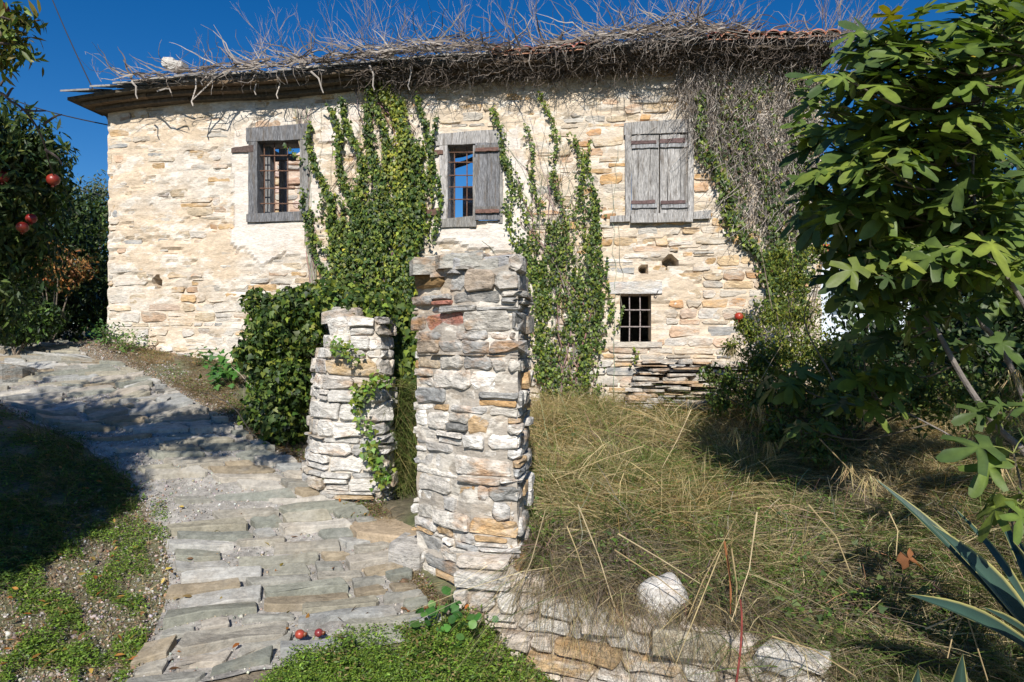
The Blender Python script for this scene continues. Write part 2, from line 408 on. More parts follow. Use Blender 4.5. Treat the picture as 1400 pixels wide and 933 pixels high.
Lr = np.stack([np.interp(tt, range(len(Lr)), Lr[:, k]) for k in (0, 1)], 1); Rr = np.stack([np.interp(tt, range(len(Rr)), Rr[:, k]) for k in (0, 1)], 1)
ctr = (Lr+Rr)/2; cd = np.r_[0, np.cumsum(np.linalg.norm(np.diff(ctr, axis=0), axis=1))]; PL = cd[-1]
def pm(t, w_):
    """a place on the path: t metres along, w 0..1 across -> x, y"""
    l = np.array([np.interp(t, cd, Lr[:, 0]), np.interp(t, cd, Lr[:, 1])]); r = np.array([np.interp(t, cd, Rr[:, 0]), np.interp(t, cd, Rr[:, 1])])
    return l+(r-l)*w_
ws = np.linspace(-.03, 1.03, 30)
pv = np.array([[pm(t, x_) for x_ in ws] for t in np.linspace(0, PL, 150)])
pz = H(pv[..., 0], pv[..., 1])+.006+.010*np.minimum(ss(ws, -.03, .1), 1-ss(ws, .9, 1.03))[None]+(fbm(pv[..., 0]*8, pv[..., 1]*8, 5)-.5)*.02
idx = np.arange(150*30).reshape(150, 30); F = np.stack([idx[:-1, :-1], idx[:-1, 1:], idx[1:, 1:], idx[1:, :-1]], -1).reshape(-1, 4)
pc = np.array([.33, .31, .28])*(0.7+.6*fbm(pv[..., 0]*5, pv[..., 1]*5, 77)[..., None])
path = mk('path', np.dstack([pv, pz]).reshape(-1, 3), F, pc.reshape(-1, 3), M_GROUND, smooth=True, kind='structure', origin=(0, 0, 0))
PAVC = [(.36, .35, .32), (.40, .37, .32), (.33, .33, .31), (.24, .24, .195), (.28, .27, .22), (.21, .215, .18), (.30, .275, .21), (.32, .295, .245), (.28, .23, .16), (.40, .36, .30), (.27, .26, .225), (.23, .235, .20)]
def pave_stone(q, thick, col, smear=1.):
    nn = float(vn(q[0][0]*9, q[0][1]*9, 4))
    cy = sum(p[1] for p in q)/4; tl = R.uniform(-.03, .05)
    def mp(a, b, d): return Vector((a, b, float(H(a, b))+d+tl*(cy-b)))
    V, F = stone_vf(q, thick, -.03, mp, gap=R.uniform(.022, .055), jit=.14, bev=.005, chamf=.5)
    C = [(*[min(.9, c*k) for c in col], smear) for k in [R.uniform(.85, 1.1)]]
    return V, F, C[0]
t = .0; rows = []; 
while t < PL-.1:
    y = pm(t, .5)[1]; dt = R.uniform(.10, .18) if y < 6 else R.uniform(.10, .19)
    rows.append((t, t+dt)); t += dt
cnt = 0; pst = []
for (t0, t1) in rows:
    wid = np.linalg.norm(pm(t0, 0)-pm(t0, 1)); y = pm(t0, .5)[1]
    x_ = R.uniform(-.05, .06)*(1 if y > 3.6 else 0)
    sk = lambda a: (float(vn(a*4, t0*2.1, 8))-.5)*.09
    while x_ < .97:
        dw = R.uniform(.17, .60)/wid; e = min(x_+dw, 1.02)
        if y > 4.6 and x_ < .28 and R.random() < .35: x_ = e; continue
        if R.random() < .13: x_ = e*.6+x_*.4; continue
        f = R.uniform(-.012, .012)
        q = [pm(t0+sk(x_), x_), pm(t0+sk(e), e), pm(t1+sk(e), e+f), pm(t1+sk(x_), x_+f)]
        if (e-x_)*wid > .10:
            V, F, C = pave_stone(q, R.uniform(.038, .066), R.choice(PAVC), R.choice([0, .3, .6, 1]))
            pst.append((t0, V, F, C))
        x_ = e
for t0, V, F, C in pst[:295]: mk('paving_stone', V, F, C, M_PAVE, path)
mb = MB()
for t0, V, F, C in pst[295:]: mb.add(V, F, C)
mb.mk('far_paving_stones', M_PAVE, path, kind='stuff')
# loose chippings between the stones
def pebbles(name, P, S, C, parent=None, **kw):
    n = len(P); tv = np.array([(1, 0, 0), (-.8, .3, 0), (0, 1, .1), (.1, -.9, 0), (0, .1, .7), (0, 0, -.6)], float)
    tf = np.array([(0, 2, 4), (2, 1, 4), (1, 3, 4), (3, 0, 4), (2, 0, 5), (1, 2, 5), (3, 1, 5), (0, 3, 5)])
    V, F, CC = inst((tv, tf), P, rvec(n), rvec(n), S, C); return mk(name, V, F, CC, M_GRAVEL, parent, kind='stuff', **kw)
n = 26000; tr = rng.uniform(0, PL, n); wr_ = rng.uniform(-.06, 1.06, n)
P = np.stack([np.interp(tr, cd, Lr[:, k])*(1-wr_)+np.interp(tr, cd, Rr[:, k])*wr_ for k in (0, 1)], 1)
P = np.column_stack([P, H(P[:, 0], P[:, 1])+.018]); S = rng.gamma(2.2, .0022, n)+.002
pebbles("gravel", P, S, rc(n, (.38, .36, .33), (.27, .26, .24), (.48, .45, .41), (.36, .29, .21), j=.25), label='pale grey chippings lying between the paving stones of the lane')
pp = np.vstack([polypts([(0, 720), (250, 640), (260, 940), (0, 940)], 9000), polypts([(150, 470), (330, 560), (450, 650), (560, 760), (640, 880), (560, 860), (300, 560), (100, 470)], 6000),
                polypts([(70, 470), (135, 428), (150, 460), (330, 540), (300, 580)], 5000), polypts([(660, 860), (1150, 890), (1150, 960), (640, 960)], 2500)])
P = gp_np(pp); n = len(P); P[:, 2] += .004; S = rng.gamma(1.6, .003, n)+.002
pebbles('rubble', P, S, rc(n, (.27, .21, .15), (.33, .30, .26), (.18, .14, .10), (.42, .39, .35), (.30, .19, .11), j=.3), label='small stones and crumbled mortar scattered on the verges beside the lane')

# ------------------------------------------------------------------ STONE HOUSE
house = empty('stone_house', fm(FL/2, 1.3, 0), 'old two storey rubble stone house with vine covered roof and weathered shutters', 'house')
def prect(x0, y0, x1, y1):
    s0, z1 = fp(x0, y0); s1, z0 = fp(x1, y1); return [s0, s1, z0, z1]
OP = {'w1': prect(349, 190, 414, 296), 'w2': prect(610, 197, 684, 302), 'w3': prect(862, 181, 942, 297), 'w4': prect(848, 402, 890, 467)}
PLA = [  # plaster patches: polygons on the wall
    [(318, 182), (345, 170), (345, 300), (425, 300), (430, 355), (385, 345), (360, 368), (318, 330)],
    [(590, 180), (612, 185), (606, 310), (592, 330)], [(686, 180), (704, 170), (722, 230), (724, 400), (700, 345), (640, 335), (600, 330), (600, 312), (686, 306)],
    [(470, 135), (505, 150), (480, 200), (430, 190)], [(424, 190), (440, 220), (442, 300), (425, 300)]]
def plaster(s, z):
    """1 where lime plaster still covers the stones (evaluated on the wall's own s,z plane)"""
    s = np.asarray(s, float); z = np.asarray(z, float); s2 = s+(fbm(s*4, z*4, 61)-.5)*.16; z2 = z+(fbm(s*4, z*4, 71)-.5)*.16; m = np.zeros(s.shape)
    for poly in PLA: m = np.maximum(m, inpoly(s2, z2, [fp(*p) for p in poly]).astype(float))
    return m
ZT = 5.0
def in_op(s, z, pad=0.):
    return any(o[0]-pad < s < o[1]+pad and o[2]-pad < z < o[3]+pad for o in OP.values())
sl_ = sorted(set([round(v, 4) for v in np.arange(0, FL, .04)]+[FL]+[round(v, 4) for o in OP.values() for v in o[:2]]))
zl_ = sorted(set([round(v, 4) for v in np.arange(.3, ZT, .04)]+[ZT]+[round(v, 4) for o in OP.values() for v in o[2:]]))
SS, ZZ = np.meshgrid(sl_, zl_)
pl = plaster(SS, ZZ); heavy = ss(ZZ, 2.2, 2.9)*(1-ss(SS, 3., 7.))
D = (fbm(SS*6, ZZ*11, 41, 5)-.5)*.045*(1-.75*pl)-.028*ss(fbm(SS*3.2, ZZ*13, 47, 4), .62, .70)*(1-pl)+(fbm(SS*1.2, ZZ*1.2, 43)-.5)*.05+pl*.022+heavy*.006
for (hx, hy, hr) in ((916, 358, .07), (878, 369, .045), (215, 386, .07), (655, 330, .0)):
    hs, hz = fp(hx, hy); D -= .3*(((SS-hs)**2+(ZZ-hz)**2) < hr**2)
mc = np.array([.58, .51, .42])[None, None]*(0.82+.3*fbm(SS*2.5, ZZ*4, 51)[..., None]); warm = ss(fbm(SS*.9, ZZ*1.3, 53), .45, .65)[..., None]
mc = mc*(1-.5*warm)+.5*warm*np.array([.62, .46, .29]); rt = ss(SS, 3.4, 6.0)[..., None]*.6; mc = mc*(1-rt)+rt*np.array([.59, .49, .37]); mc = mc*(1-pl[..., None])+pl[..., None]*np.array([.66, .60, .53])
gz = ss(ZZ, 2.4, 1.2)[..., None]*.4; mc = mc*(1-gz)+gz*np.array([.60, .54, .46])
V = np.stack([A0[0]+U[0]*SS+Nn[0]*D, A0[1]+U[1]*SS+Nn[1]*D, ZZ], -1).reshape(-1, 3)
nz, ns = SS.shape; idx = np.arange(nz*ns).reshape(nz, ns)
F = np.stack([idx[:-1, :-1], idx[:-1, 1:], idx[1:, 1:], idx[1:, :-1]], -1)
keep = np.array([[not in_op((sl_[j]+sl_[j+1])/2, (zl_[i]+zl_[i+1])/2) for j in range(ns-1)] for i in range(nz-1)])
F = F[keep]
TH = .5
wm = MB()
def fbox(mb, s0, s1, z0, z1, d0, d1, col):
    mb.add([fm(s0, z0, d0), fm(s1, z0, d0), fm(s1, z1, d0), fm(s0, z1, d0), fm(s0, z0, d1), fm(s1, z0, d1), fm(s1, z1, d1), fm(s0, z1, d1)],
           [(3, 2, 1, 0), (4, 5, 6, 7), (0, 1, 5, 4), (1, 2, 6, 5), (2, 3, 7, 6), (3, 0, 4, 7)], col)
def fquad(mb, pts, col): mb.add([fm(*p) for p in pts], [(0, 1, 2, 3)], col)
rv = (.50, .42, .33)
for o in OP.values():
    s0, s1, z0, z1 = o
    fquad(wm, [(s0, z0, .03), (s0, z0, -TH), (s0, z1, -TH), (s0, z1, .03)], rv); fquad(wm, [(s1, z0, -TH), (s1, z0, .03), (s1, z1, .03), (s1, z1, -TH)], rv)
    fquad(wm, [(s0, z0, .03), (s1, z0, .03), (s1, z0, -TH), (s0, z0, -TH)], rv); fquad(wm, [(s0, z1, -TH), (s1, z1, -TH), (s1, z1, .03), (s0, z1, .03)], rv)
# back face of the front wall, in strips between the openings
cols_ = sorted(set([0, FL]+[v for o in OP.values() for v in o[:2]])); rows_ = sorted(set([.3, ZT]+[v for o in OP.values() for v in o[2:]]))
for i in range(len(cols_)-1):
    for j in range(len(rows_)-1):
        if not in_op((cols_[i]+cols_[i+1])/2, (rows_[j]+rows_[j+1])/2):
            fquad(wm, [(cols_[i+1], rows_[j], -TH), (cols_[i], rows_[j], -TH), (cols_[i], rows_[j+1], -TH), (cols_[i+1], rows_[j+1], -TH)], rv)
nb = len(V); V = np.vstack([V, np.array([tuple(v) for v in wm.V])]); C = np.vstack([np.hstack([mc.reshape(-1, 3)]), np.array([c[:3] for c in wm.C])])
wall = mk('wall', V, [tuple(f) for f in F.tolist()]+[tuple(i+nb for i in f) for f in wm.F], C, M_MORT, house)
FC = [(.44, .41, .36), (.50, .46, .40), (.56, .45, .31), (.56, .38, .20), (.62, .52, .40), (.54, .38, .26), (.66, .60, .52), (.34, .34, .33)]
FW = [.11, .12, .2, .17, .17, .12, .08, .03]
def facade_cells():
    cs = courses(.0, FL, 1.0, 4.9, (.06, .135), (.13, .42), .018, seed=3)
    out = []
    for q in cs:
        cx = sum(p[0] for p in q)/4; cz = sum(p[1] for p in q)/4
        if any(in_op(p[0], p[1], .015) for p in q) or in_op(cx, cz, .02): continue
        if float(plaster(cx, cz)) > .5 or cz < float(H(*(A0+U*cx)))-.15: continue
        if any((cx-fp(*h)[0])**2+(cz-fp(*h)[1])**2 < .013 for h in ((916, 358), (878, 369), (215, 386))): continue
        out.append((q, cx, cz))
    return out
fc = facade_cells(); big = []
for q, cx, cz in fc:
    up = float(ss(cz, 2.2, 3.0))*(1-float(ss(cx, 3., 7.)))
    if R.random() < .10+.12*up: continue
    low = 1-float(ss(cz, 1.7, 2.5))
    front = R.uniform(-.009, .010)+.009*low-.006*up
    ci = R.choices(range(len(FC)), FW)[0]; col = FC[ci]
    if cx > 4 and R.random() < .3: col = R.choice([(.60, .38, .18), (.62, .46, .28), (.56, .33, .17), (.50, .44, .36)])
    if low > .5 and R.random() < .6: col = R.choice([(.62, .57, .50), (.66, .62, .56), (.55, .42, .32)])
    k = R.uniform(.75, 1.1)
    a = R.choice([.45, .8, 1., 1.]); 
    V_, F_ = stone_vf(q, front, -.05, fm, gap=R.uniform(.010, .03), jit=.16, bev=.006)
    big.append((abs((q[1][0]-q[0][0])*(q[3][1]-q[0][1])), V_, F_, (*[min(.8, c*k) for c in col], a)))
big.sort(key=lambda b: -b[0])
for b in big[:290]: mk('stone', b[1], b[2], b[3], M_FST, wall)
mb = MB()
for b in big[290:]: mb.add(b[1], b[2], b[3])
mb.mk('small_stones', M_FST, house, kind='stuff')
# quoins of the left corner, end walls, ruined cross wall, upper floor: they stand where the house needs them
mb = MB(); g = (.44, .38, .30)
fbox(mb, .02, .5, .3, 4.85, -3.9, -TH-.003, g); fbox(mb, FL-.5, FL-.02, .3, 4.95, -3.9, -TH-.003, g)
mb.mk('side_wall', M_MORT, house)
s_a, s_b = .55, FL-.55; BD = -3.1
mb = MB(); top = []
for k in range(44):
    s = s_a+(s_b-s_a)*k/43; px = 700+FPX*float((A0+U*s+Nn*BD)[0])/float((A0+U*s+Nn*BD)[1])
    zt = np.interp(px, [300, 420, 520, 590, 606, 650, 700, 1000], [4.98, 4.95, 4.6, 4.0, 3.7, 3.55, 3.8, 3.9])+R.uniform(-.07, .07)
    top.append((s, float(zt)))
V = []; F = []
for s, z in top: V += [fm(s, .3, BD), fm(s, z, BD), fm(s, z+.02, BD-.4), fm(s, .3, BD-.4)]
for k in range(43):
    a = 4*k; F += [(a, a+4, a+5, a+1), (a+1, a+5, a+6, a+2), (a+2, a+6, a+7, a+3)]
mb.add(V, F, (.55, .43, .34)); mb.mk('back_wall', M_MORT, house)
mb = MB()
for q in courses(s_a+.1, s_b-.1, 2.6, 4.9, (.09, .16), (.18, .42), .02, seed=13):
    cx = sum(p[0] for p in q)/4; cz = max(p[1] for p in q)
    if cz > np.interp(cx, *zip(*top))-.02 or R.random() < .3: continue
    V, F = stone_vf(q, BD+R.uniform(.01, .05), BD-.05, fm, gap=.02)
    mb.add(V, F, (*R.choice([(.5, .36, .2), (.45, .3, .22), (.4, .38, .35), (.6, .45, .4)]), .6))
mb.mk('inner_stones', M_FST, house, kind='stuff')
mb = MB(); fbox(mb, .51, FL-.51, 2.42, 2.5, BD+.004, -TH-.004, (.25, .2, .15)); mb.mk('floor', M_BEAM, house)
bc = MB(); c0 = at(641, 270, 11.3); V, F = box_vf((c0.x, c0.y, c0.z-.5), (1, 0, 0), (0, 0, 1), (0, -1, 0), .18, 1.3, .3); bc.add(V, F, (.5, .26, .14))
bc.mk('brick_stub', M_MORT, house)
for (p1, p2, r) in (((612, 214, 10.4), (652, 205, 10.0), .05), ((618, 228, 10.6), (654, 214, 10.1), .045), ((355, 196, 10.5), (385, 215, 10.9), .05), ((700, 190, 9.4), (600, 195, 10.2), .06)):
    mb = MB(); tube(mb, [at(*p1), (at(*p1)+at(*p2))/2+Vector((0, 0, -.02)), at(*p2)], r, r*.8, (.16, .12, .08), 5); mb.mk('beam', M_BEAM, house)
for (x1, w1) in ((362, .10), (387, .09)):
    mb = MB(); a = at(x1, 300, 9.75); V, F = box_vf((a.x, a.y, 3.85), (1, 0, 0), (0, 0, 1), (0, -1, 0), w1, 1.3, .08); mb.add(V, F, (.30, .30, .30)); mb.mk('timber_post', M_WOOD, house)

# ---- windows
GW = (.27, .26, .245)
def window(key, loc_px):
    s, z = fp(*loc_px); return empty('window', fm(s, z, 0), parent=house)
def plank(win, name, x0, y0, x1, y1, d0, d1, col, mat=M_WOOD, dz0=0., taper=0.):
    """board given by photo corners on the wall plane"""
    s0, zt = fp(x0, y0); s1, zb = fp(x1, y1); mb = MB(); n = 5; V = []; F = []
    lng = (s1-s0) > (zt-zb)
    for i in range(n+1):
        t = i/n; j = [R.uniform(-.004, .004) for _ in range(4)]
        if lng:
            s = s0+(s1-s0)*t; V += [fm(s, zb+j[0], d0), fm(s, zb+j[1], d1), fm(s, zt+j[2]+taper*t, d1), fm(s, zt+j[3]+taper*t, d0)]
        else:
            z = zb+(zt-zb)*t; V += [fm(s1+j[0], z, d0), fm(s1+j[1], z, d1), fm(s0+j[2], z, d1), fm(s0+j[3], z, d0)]
    for i in range(n):
        for k in range(4): a = i*4+k; b = i*4+(k+1) % 4; F.append((a, a+4, b+4, b))
    F += [(3, 2, 1, 0), (4*n, 4*n+1, 4*n+2, 4*n+3)]
    k = R.uniform(.85, 1.15); mb.add(V, F, tuple(c*k for c in col)); return mb.mk(name, mat, win)
def bars(win, xs, ys, x0, x1, y0, y1, d, r=.008, col=(.16, .09, .06)):
    for x in xs:
        mb = MB(); a, b = fp(x, y0), fp(x, y1); tube(mb, [fm(a[0], a[1], d), fm((a[0]+b[0])/2+.004, (a[1]+b[1])/2, d+.004), fm(b[0], b[1], d)], r, r, col, 5); mb.mk('iron_bar', M_IRON, win)
    for y in ys:
        mb = MB(); a, b = fp(x0, y), fp(x1, y); tube(mb, [fm(a[0], a[1], d+.014), fm(b[0], b[1], d+.014)], r, r, col, 5); mb.mk('iron_bar', M_IRON, win)
w1 = window('w1', (382, 300))
DG = (.17, .17, .175)
plank(w1, 'lintel', 339, 177, 425, 192, -.12, .05, DG, taper=.03); plank(w1, 'sill', 340, 294, 423, 303, -.12, .06, DG, taper=.02)
plank(w1, 'jamb', 342, 192, 354, 294, -.12, .045, DG); plank(w1, 'jamb', 412, 190, 423, 294, -.12, .045, GW)
plank(w1, 'inner_frame', 354, 196, 361, 292, -.3, -.16, (.2, .2, .2)); plank(w1, 'inner_frame', 361, 205, 391, 212, -.3, -.22, (.15, .15, .15))
bars(w1, (359, 373, 391), (212, 233, 257, 278), 352, 414, 191, 296, -.05)
plank(w1, 'hinge_bar', 319, 204, 349, 209, .03, .05, (.10, .07, .06), M_IRON, taper=.03)
w2 = window('w2', (645, 305))
plank(w2, 'lintel', 597, 185, 690, 197, -.12, .05, (.42, .40, .38), taper=.03); plank(w2, 'sill', 604, 301, 652, 311, -.12, .06, (.25, .24, .22), taper=.03)
plank(w2, 'jamb', 602, 197, 613, 301, -.12, .045, (.44, .42, .40)); plank(w2, 'jamb', 647, 197, 652, 298, -.1, .03, GW)
plank(w2, 'jamb', 682, 196, 688, 306, -.12, .04, GW)
bars(w2, (620, 637), (207, 221, 239, 255, 272), 611, 650, 197, 301, -.06)
plank(w2, 'light_block', 652, 200, 683, 301, .02, .047, (.10, .09, .08))  # dark sheet added to keep sky light out of the plank gap
for (x0, x1) in ((651, 667), (667.6, 684)): plank(w2, 'shutter_plank', x0, 198, x1, 302, .05, .075, (.20, .20, .205))
plank(w2, 'shutter_rail', 650, 202, 684, 209, .075, .10, (.2, .19, .18)); plank(w2, 'shutter_rail', 651, 285, 685, 292, .075, .10, (.2, .19, .18))
plank(w2, 'strap_hinge', 652, 206, 683, 209.5, .10, .108, (.16, .09, .07), M_IRON); plank(w2, 'strap_hinge', 652, 289, 684, 293, .10, .108, (.16, .09, .07), M_IRON)
plank(w2, 'hinge_bar', 586, 208, 607, 213, .03, .06, (.14, .08, .06), M_IRON); plank(w2, 'hinge_bar', 577, 291, 603, 296, .03, .07, (.14, .08, .06), M_IRON, taper=.05)
w3 = window('w3', (902, 303)); WG = (.37, .355, .335)
plank(w3, 'lintel', 853, 170, 947, 182.5, -.1, .05, WG, taper=.02); plank(w3, 'sill', 862, 295, 946, 304.5, -.1, .075, WG, taper=.02)
plank(w3, 'jamb', 855, 183, 863, 296, -.1, .05, WG); plank(w3, 'jamb', 940, 181, 948, 295, -.1, .05, WG)
plank(w3, 'light_block', 864, 185, 939, 294, -.05, -.02, (.08, .07, .06)); plank(w3, 'sill_board', 834, 296.5, 861, 304, -.02, .05, WG); plank(w3, 'sill_board', 947, 291, 971, 300, -.02, .05, WG, taper=.02)  # first piece is a dark sheet added to block sky between the leaves
for (x0, x1, c) in ((863.4, 872, .9), (872.4, 889, 1.05), (889.4, 900.6, .95), (902.2, 912, 1.), (912.4, 929, 1.1), (929.4, 939.6, .85)):
    plank(w3, 'shutter_plank', x0, 184+R.uniform(-.6, 2), x1, 294.5, .0, .027+R.uniform(0, .006), tuple(v*c for v in (.38, .365, .345)))
for (x0, x1, y) in ((863.6, 900, 199.5), (902.4, 939, 198), (863.6, 898, 281), (904, 939.5, 281)):
    plank(w3, 'shutter_rail', x0, y-1.5, x1, y+4, .034, .052, (.33, .33, .33)); plank(w3, 'strap_hinge', x0-1, y-5, x1-3, y-1.2, .036, .06, (.13, .085, .08), M_IRON, taper=R.uniform(-.01, .02))
w4 = window('w4', (869, 467))
bars(w4, (860.5, 875), (424, 447), 846, 892, 400, 469, -.04, .008, (.32, .27, .25))
plank(w4, 'lintel', 833, 386, 905, 401.5, -.05, .028, (.46, .45, .43), M_FST); plank(w4, 'sill', 840, 467.5, 905, 475, -.05, .03, (.50, .46, .40), M_FST)
mb = MB(); tube(mb, [fm(*fp(893, 407), -.02), fm(*fp(897, 403), .06), fm(*fp(899, 398), .09)], .006, .005, (.1, .08, .07), 4); mb.mk('iron_hook', M_IRON, house)

# ---- roof strip and eave: the front slope still stands, the rest has fallen in
def eave_z(s): return float(np.interp(s, [-.5, 0, 1.5, 3.5, 5.4, 7.5, FL+.4], [4.89, 4.93, 5.0, 5.05, 5.09, 5.10, 5.09]))+.02*math.sin(s*1.9)
roof = empty('roof', fm(FL/2, 5.0, 0), parent=house)
for k, (d1, dz, th) in enumerate(((.12, -.16, .045), (.22, -.11, .045), (.34, -.06, .04))):
    s = -.08-.12*k
    while s < FL+.02:
        L_ = R.uniform(.6, 1.5); e = min(s+L_, FL+.08); mb = MB(); jj = R.uniform(-.015, .015); cl = R.choice([(.11, .085, .06), (.14, .10, .065), (.09, .075, .055)])
        V = []
        for q_ in (s+.004, (s+e)/2, e-.004):
            z = eave_z(q_)+dz; V += [fm(q_, z-th, -.3), fm(q_, z-th, d1+jj), fm(q_, z, d1+jj), fm(q_, z, -.3)]
        F = [(3, 2, 1, 0), (8, 9, 10, 11)]
        for i in range(2):
            for k2 in range(4): a = i*4+k2; b = i*4+(k2+1) % 4; F.append((a, a+4, b+4, b))
        mb.add(V, F, cl); mb.mk('eave_board', M_BEAM, roof); s = e
tiles = 0
for row in range(4):
    s = -.33
    while s < FL+.02:
        terr = (5.25 < s < 6.5) or s > 7.75
        wd = R.uniform(.15, .17) if terr else R.uniform(.22, .42); mb = MB()
        d = .42-row*.30; z = eave_z(s)-.02+row*.105+R.uniform(-.01, .012); ln = .40; dj = R.uniform(-.03, .03)
        if terr:
            V = []; F = []; nn = 6; cl = tuple(c*R.uniform(.8, 1.15) for c in R.choice([(.50, .20, .11), (.52, .24, .15), (.42, .19, .12)]))
            for e_ in (0, 1):
                for rr in (.075, .062):
                    for i in range(nn+1):
                        th = math.pi*i/nn; V.append(fm(s+wd/2-math.cos(th)*(rr+.012)*(1-.12*e_), z+.005+math.sin(th)*(rr-.01)+e_*ln*.34, d+dj-e_*ln))
            m = nn+1
            for i in range(nn): F += [(i, i+1, 2*m+i+1, 2*m+i), (m+i+1, m+i, 3*m+i, 3*m+i+1), (i+1, i, m+i, m+i+1)]
            mb.add(V, F, cl); V2 = [fm(s-.02, z-.012, d-.02), fm(s+wd+.02, z-.012, d-.02), fm(s+wd+.02, z-.012+ln*.34, d-.02-ln), fm(s-.02, z-.012+ln*.34, d-.02-ln)]
            mb.add(V2+[v+Vector((0, 0, .012)) for v in V2], [(3, 2, 1, 0), (4, 5, 6, 7), (0, 1, 5, 4)], (.38, .2, .13))
        else:
            cl = R.choice([(.30, .29, .27), (.24, .23, .22), (.34, .31, .27)]); V = []
            o = [(s+.003, d+dj), (s+wd*.3, d+dj+R.uniform(-.02, .03)), (s+wd*.7, d+dj+R.uniform(-.02, .03)), (s+wd-.003, d+dj), (s+wd, d-ln), (s, d-ln)]
            for up in (0, .022):
                for (a, b) in o: V.append(fm(a, z+up+(d-b)*.34, b))
            F = [(0, 1, 2, 3, 4, 5)[::-1], (6, 7, 8, 9, 10, 11)]+[(i, (i+1) % 6, 6+(i+1) % 6, 6+i) for i in range(6)]
            mb.add(V, F, cl)
        mb.mk('roof_tile', M_TILE, roof); tiles += 1; s += wd
# broken chimney-like lump of stones on the roof
mb = MB()
for (x, y, q) in ((241, 93, .09), (248, 98, .08), (254, 96, .07)):
    s, z = fp(x, y); V, F = stone_vf([(s-q, z-q*.7), (s+q, z-q*.7), (s+q, z+q*.8), (s-q, z+q*.8)], .20, .05, fm); mb.add(V, F, R.choice([(.5, .48, .44), (.35, .25, .16)]))
mb.mk('ridge_stones', M_PST, roof)

# ------------------------------------------------------------------ free-standing masonry
def curve_map(P, closed, lean=0., z_ref=0., ztop=2.):
    P = [np.array(p, float) for p in P]
    if closed: P = P+[P[0]]
    P = np.array(P); d = np.r_[0, np.cumsum(np.linalg.norm(np.diff(P, axis=0), axis=1))]; cen = P[:-1].mean(0) if closed else None
    def f(s, z, dd=0.):
        if closed: s = s % d[-1]
        x = np.interp(s, d, P[:, 0]); y = np.interp(s, d, P[:, 1]); e = .07
        a, b = s-e, s+e
        if closed: a %= d[-1]; b %= d[-1]
        else: a = max(a, 0); b = min(b, d[-1])
        t = np.array([np.interp(b, d, P[:, 0])-np.interp(a, d, P[:, 0]), np.interp(b, d, P[:, 1])-np.interp(a, d, P[:, 1])]); t /= max(np.linalg.norm(t), 1e-9)
        nx_, ny_ = t[1], -t[0]
        k = 0.
        if closed and lean:
            k = lean*(z-z_ref)/(ztop-z_ref); k2 = k if x < cen[0] else k*.15; x = x+(cen[0]-x)*k2; y = y+(cen[1]-y)*k*.5
        return Vector((x+nx_*dd, y+ny_*dd, z))
    return f, d[-1]
def masonry(thing, fmap, s0, s1, zb, zt, hr, wr, pal, seed, mat=M_PST, core=(.42, .38, .33), tilt=None, prot=(.01, .05), gap=(.006, .018), limit=290, smear=(.2, .6, 1.), skip=None, lowcol=None):
    """core sheet with deep joints and a stone in every cell; zb(s), zt(s) give the bottom and the ragged top"""
    n = max(8, int((s1-s0)/.06)); m = max(6, int((zt(s0)-zb(s0))/.07)+1)
    V = []; F = []
    for j in range(m+1):
        for i in range(n+1):
            s = s0+(s1-s0)*i/n; z = zb(s)+(zt(s)-.03-zb(s))*j/m; V.append(fmap(s, z, -.012+R.uniform(-.012, .012)))
    for j in range(m):
        for i in range(n): a = j*(n+1)+i; F.append((a, a+1, a+n+2, a+n+1))
    mk('mortar_core', V, F, np.array([*core, 1.]), M_MORT, thing)
    cells = []
    for q in courses(s0, s1, min(zb(s0), zb(s1), zb((s0+s1)/2)), max(zt(s0), zt(s1), zt((s0+s1)/2)), hr, wr, .014, tilt, seed, split=.18):
        cx = sum(p[0] for p in q)/4; cz = sum(p[1] for p in q)/4
        if cz > zt(cx)+.01 or cz < zb(cx) or (skip and skip(cx, cz)): continue
        cells.append((cx, cz, q))
    out = []
    for cx, cz, q in cells:
        col = R.choices([p[0] for p in pal], [p[1] for p in pal])[0] if lowcol is None or cz > lowcol[0] or R.random() > .75 else R.choice(lowcol[1])
        V, F = stone_vf(q, R.uniform(*prot), -.10, fmap, gap=R.uniform(*gap), jit=.15, bev=.010)
        k = R.uniform(.8, 1.15); out.append((abs((q[1][0]-q[0][0])*(q[2][1]-q[1][1])), V, F, (*[min(.85, c*k) for c in col], R.choice(smear))))
    out.sort(key=lambda b: -b[0])
    for b in out[:limit]: mk('stone', b[1], b[2], b[3], mat, thing)
    if out[limit:]:
        mb = MB()
        for b in out[limit:]: mb.add(b[1], b[2], b[3])
        mb.mk('small_stones', mat, thing, kind='stuff')
    return out
GR = [((.27, .265, .25), .2), ((.36, .35, .33), .2), ((.45, .42, .37), .16), ((.56, .52, .46), .16), ((.46, .37, .26), .09), ((.46, .29, .14), .035), ((.42, .34, .26), .08), ((.45, .20, .15), .02)]
WH = [(.66, .63, .58), (.60, .56, .50), (.70, .67, .62), (.52, .36, .2), (.45, .43, .40)]
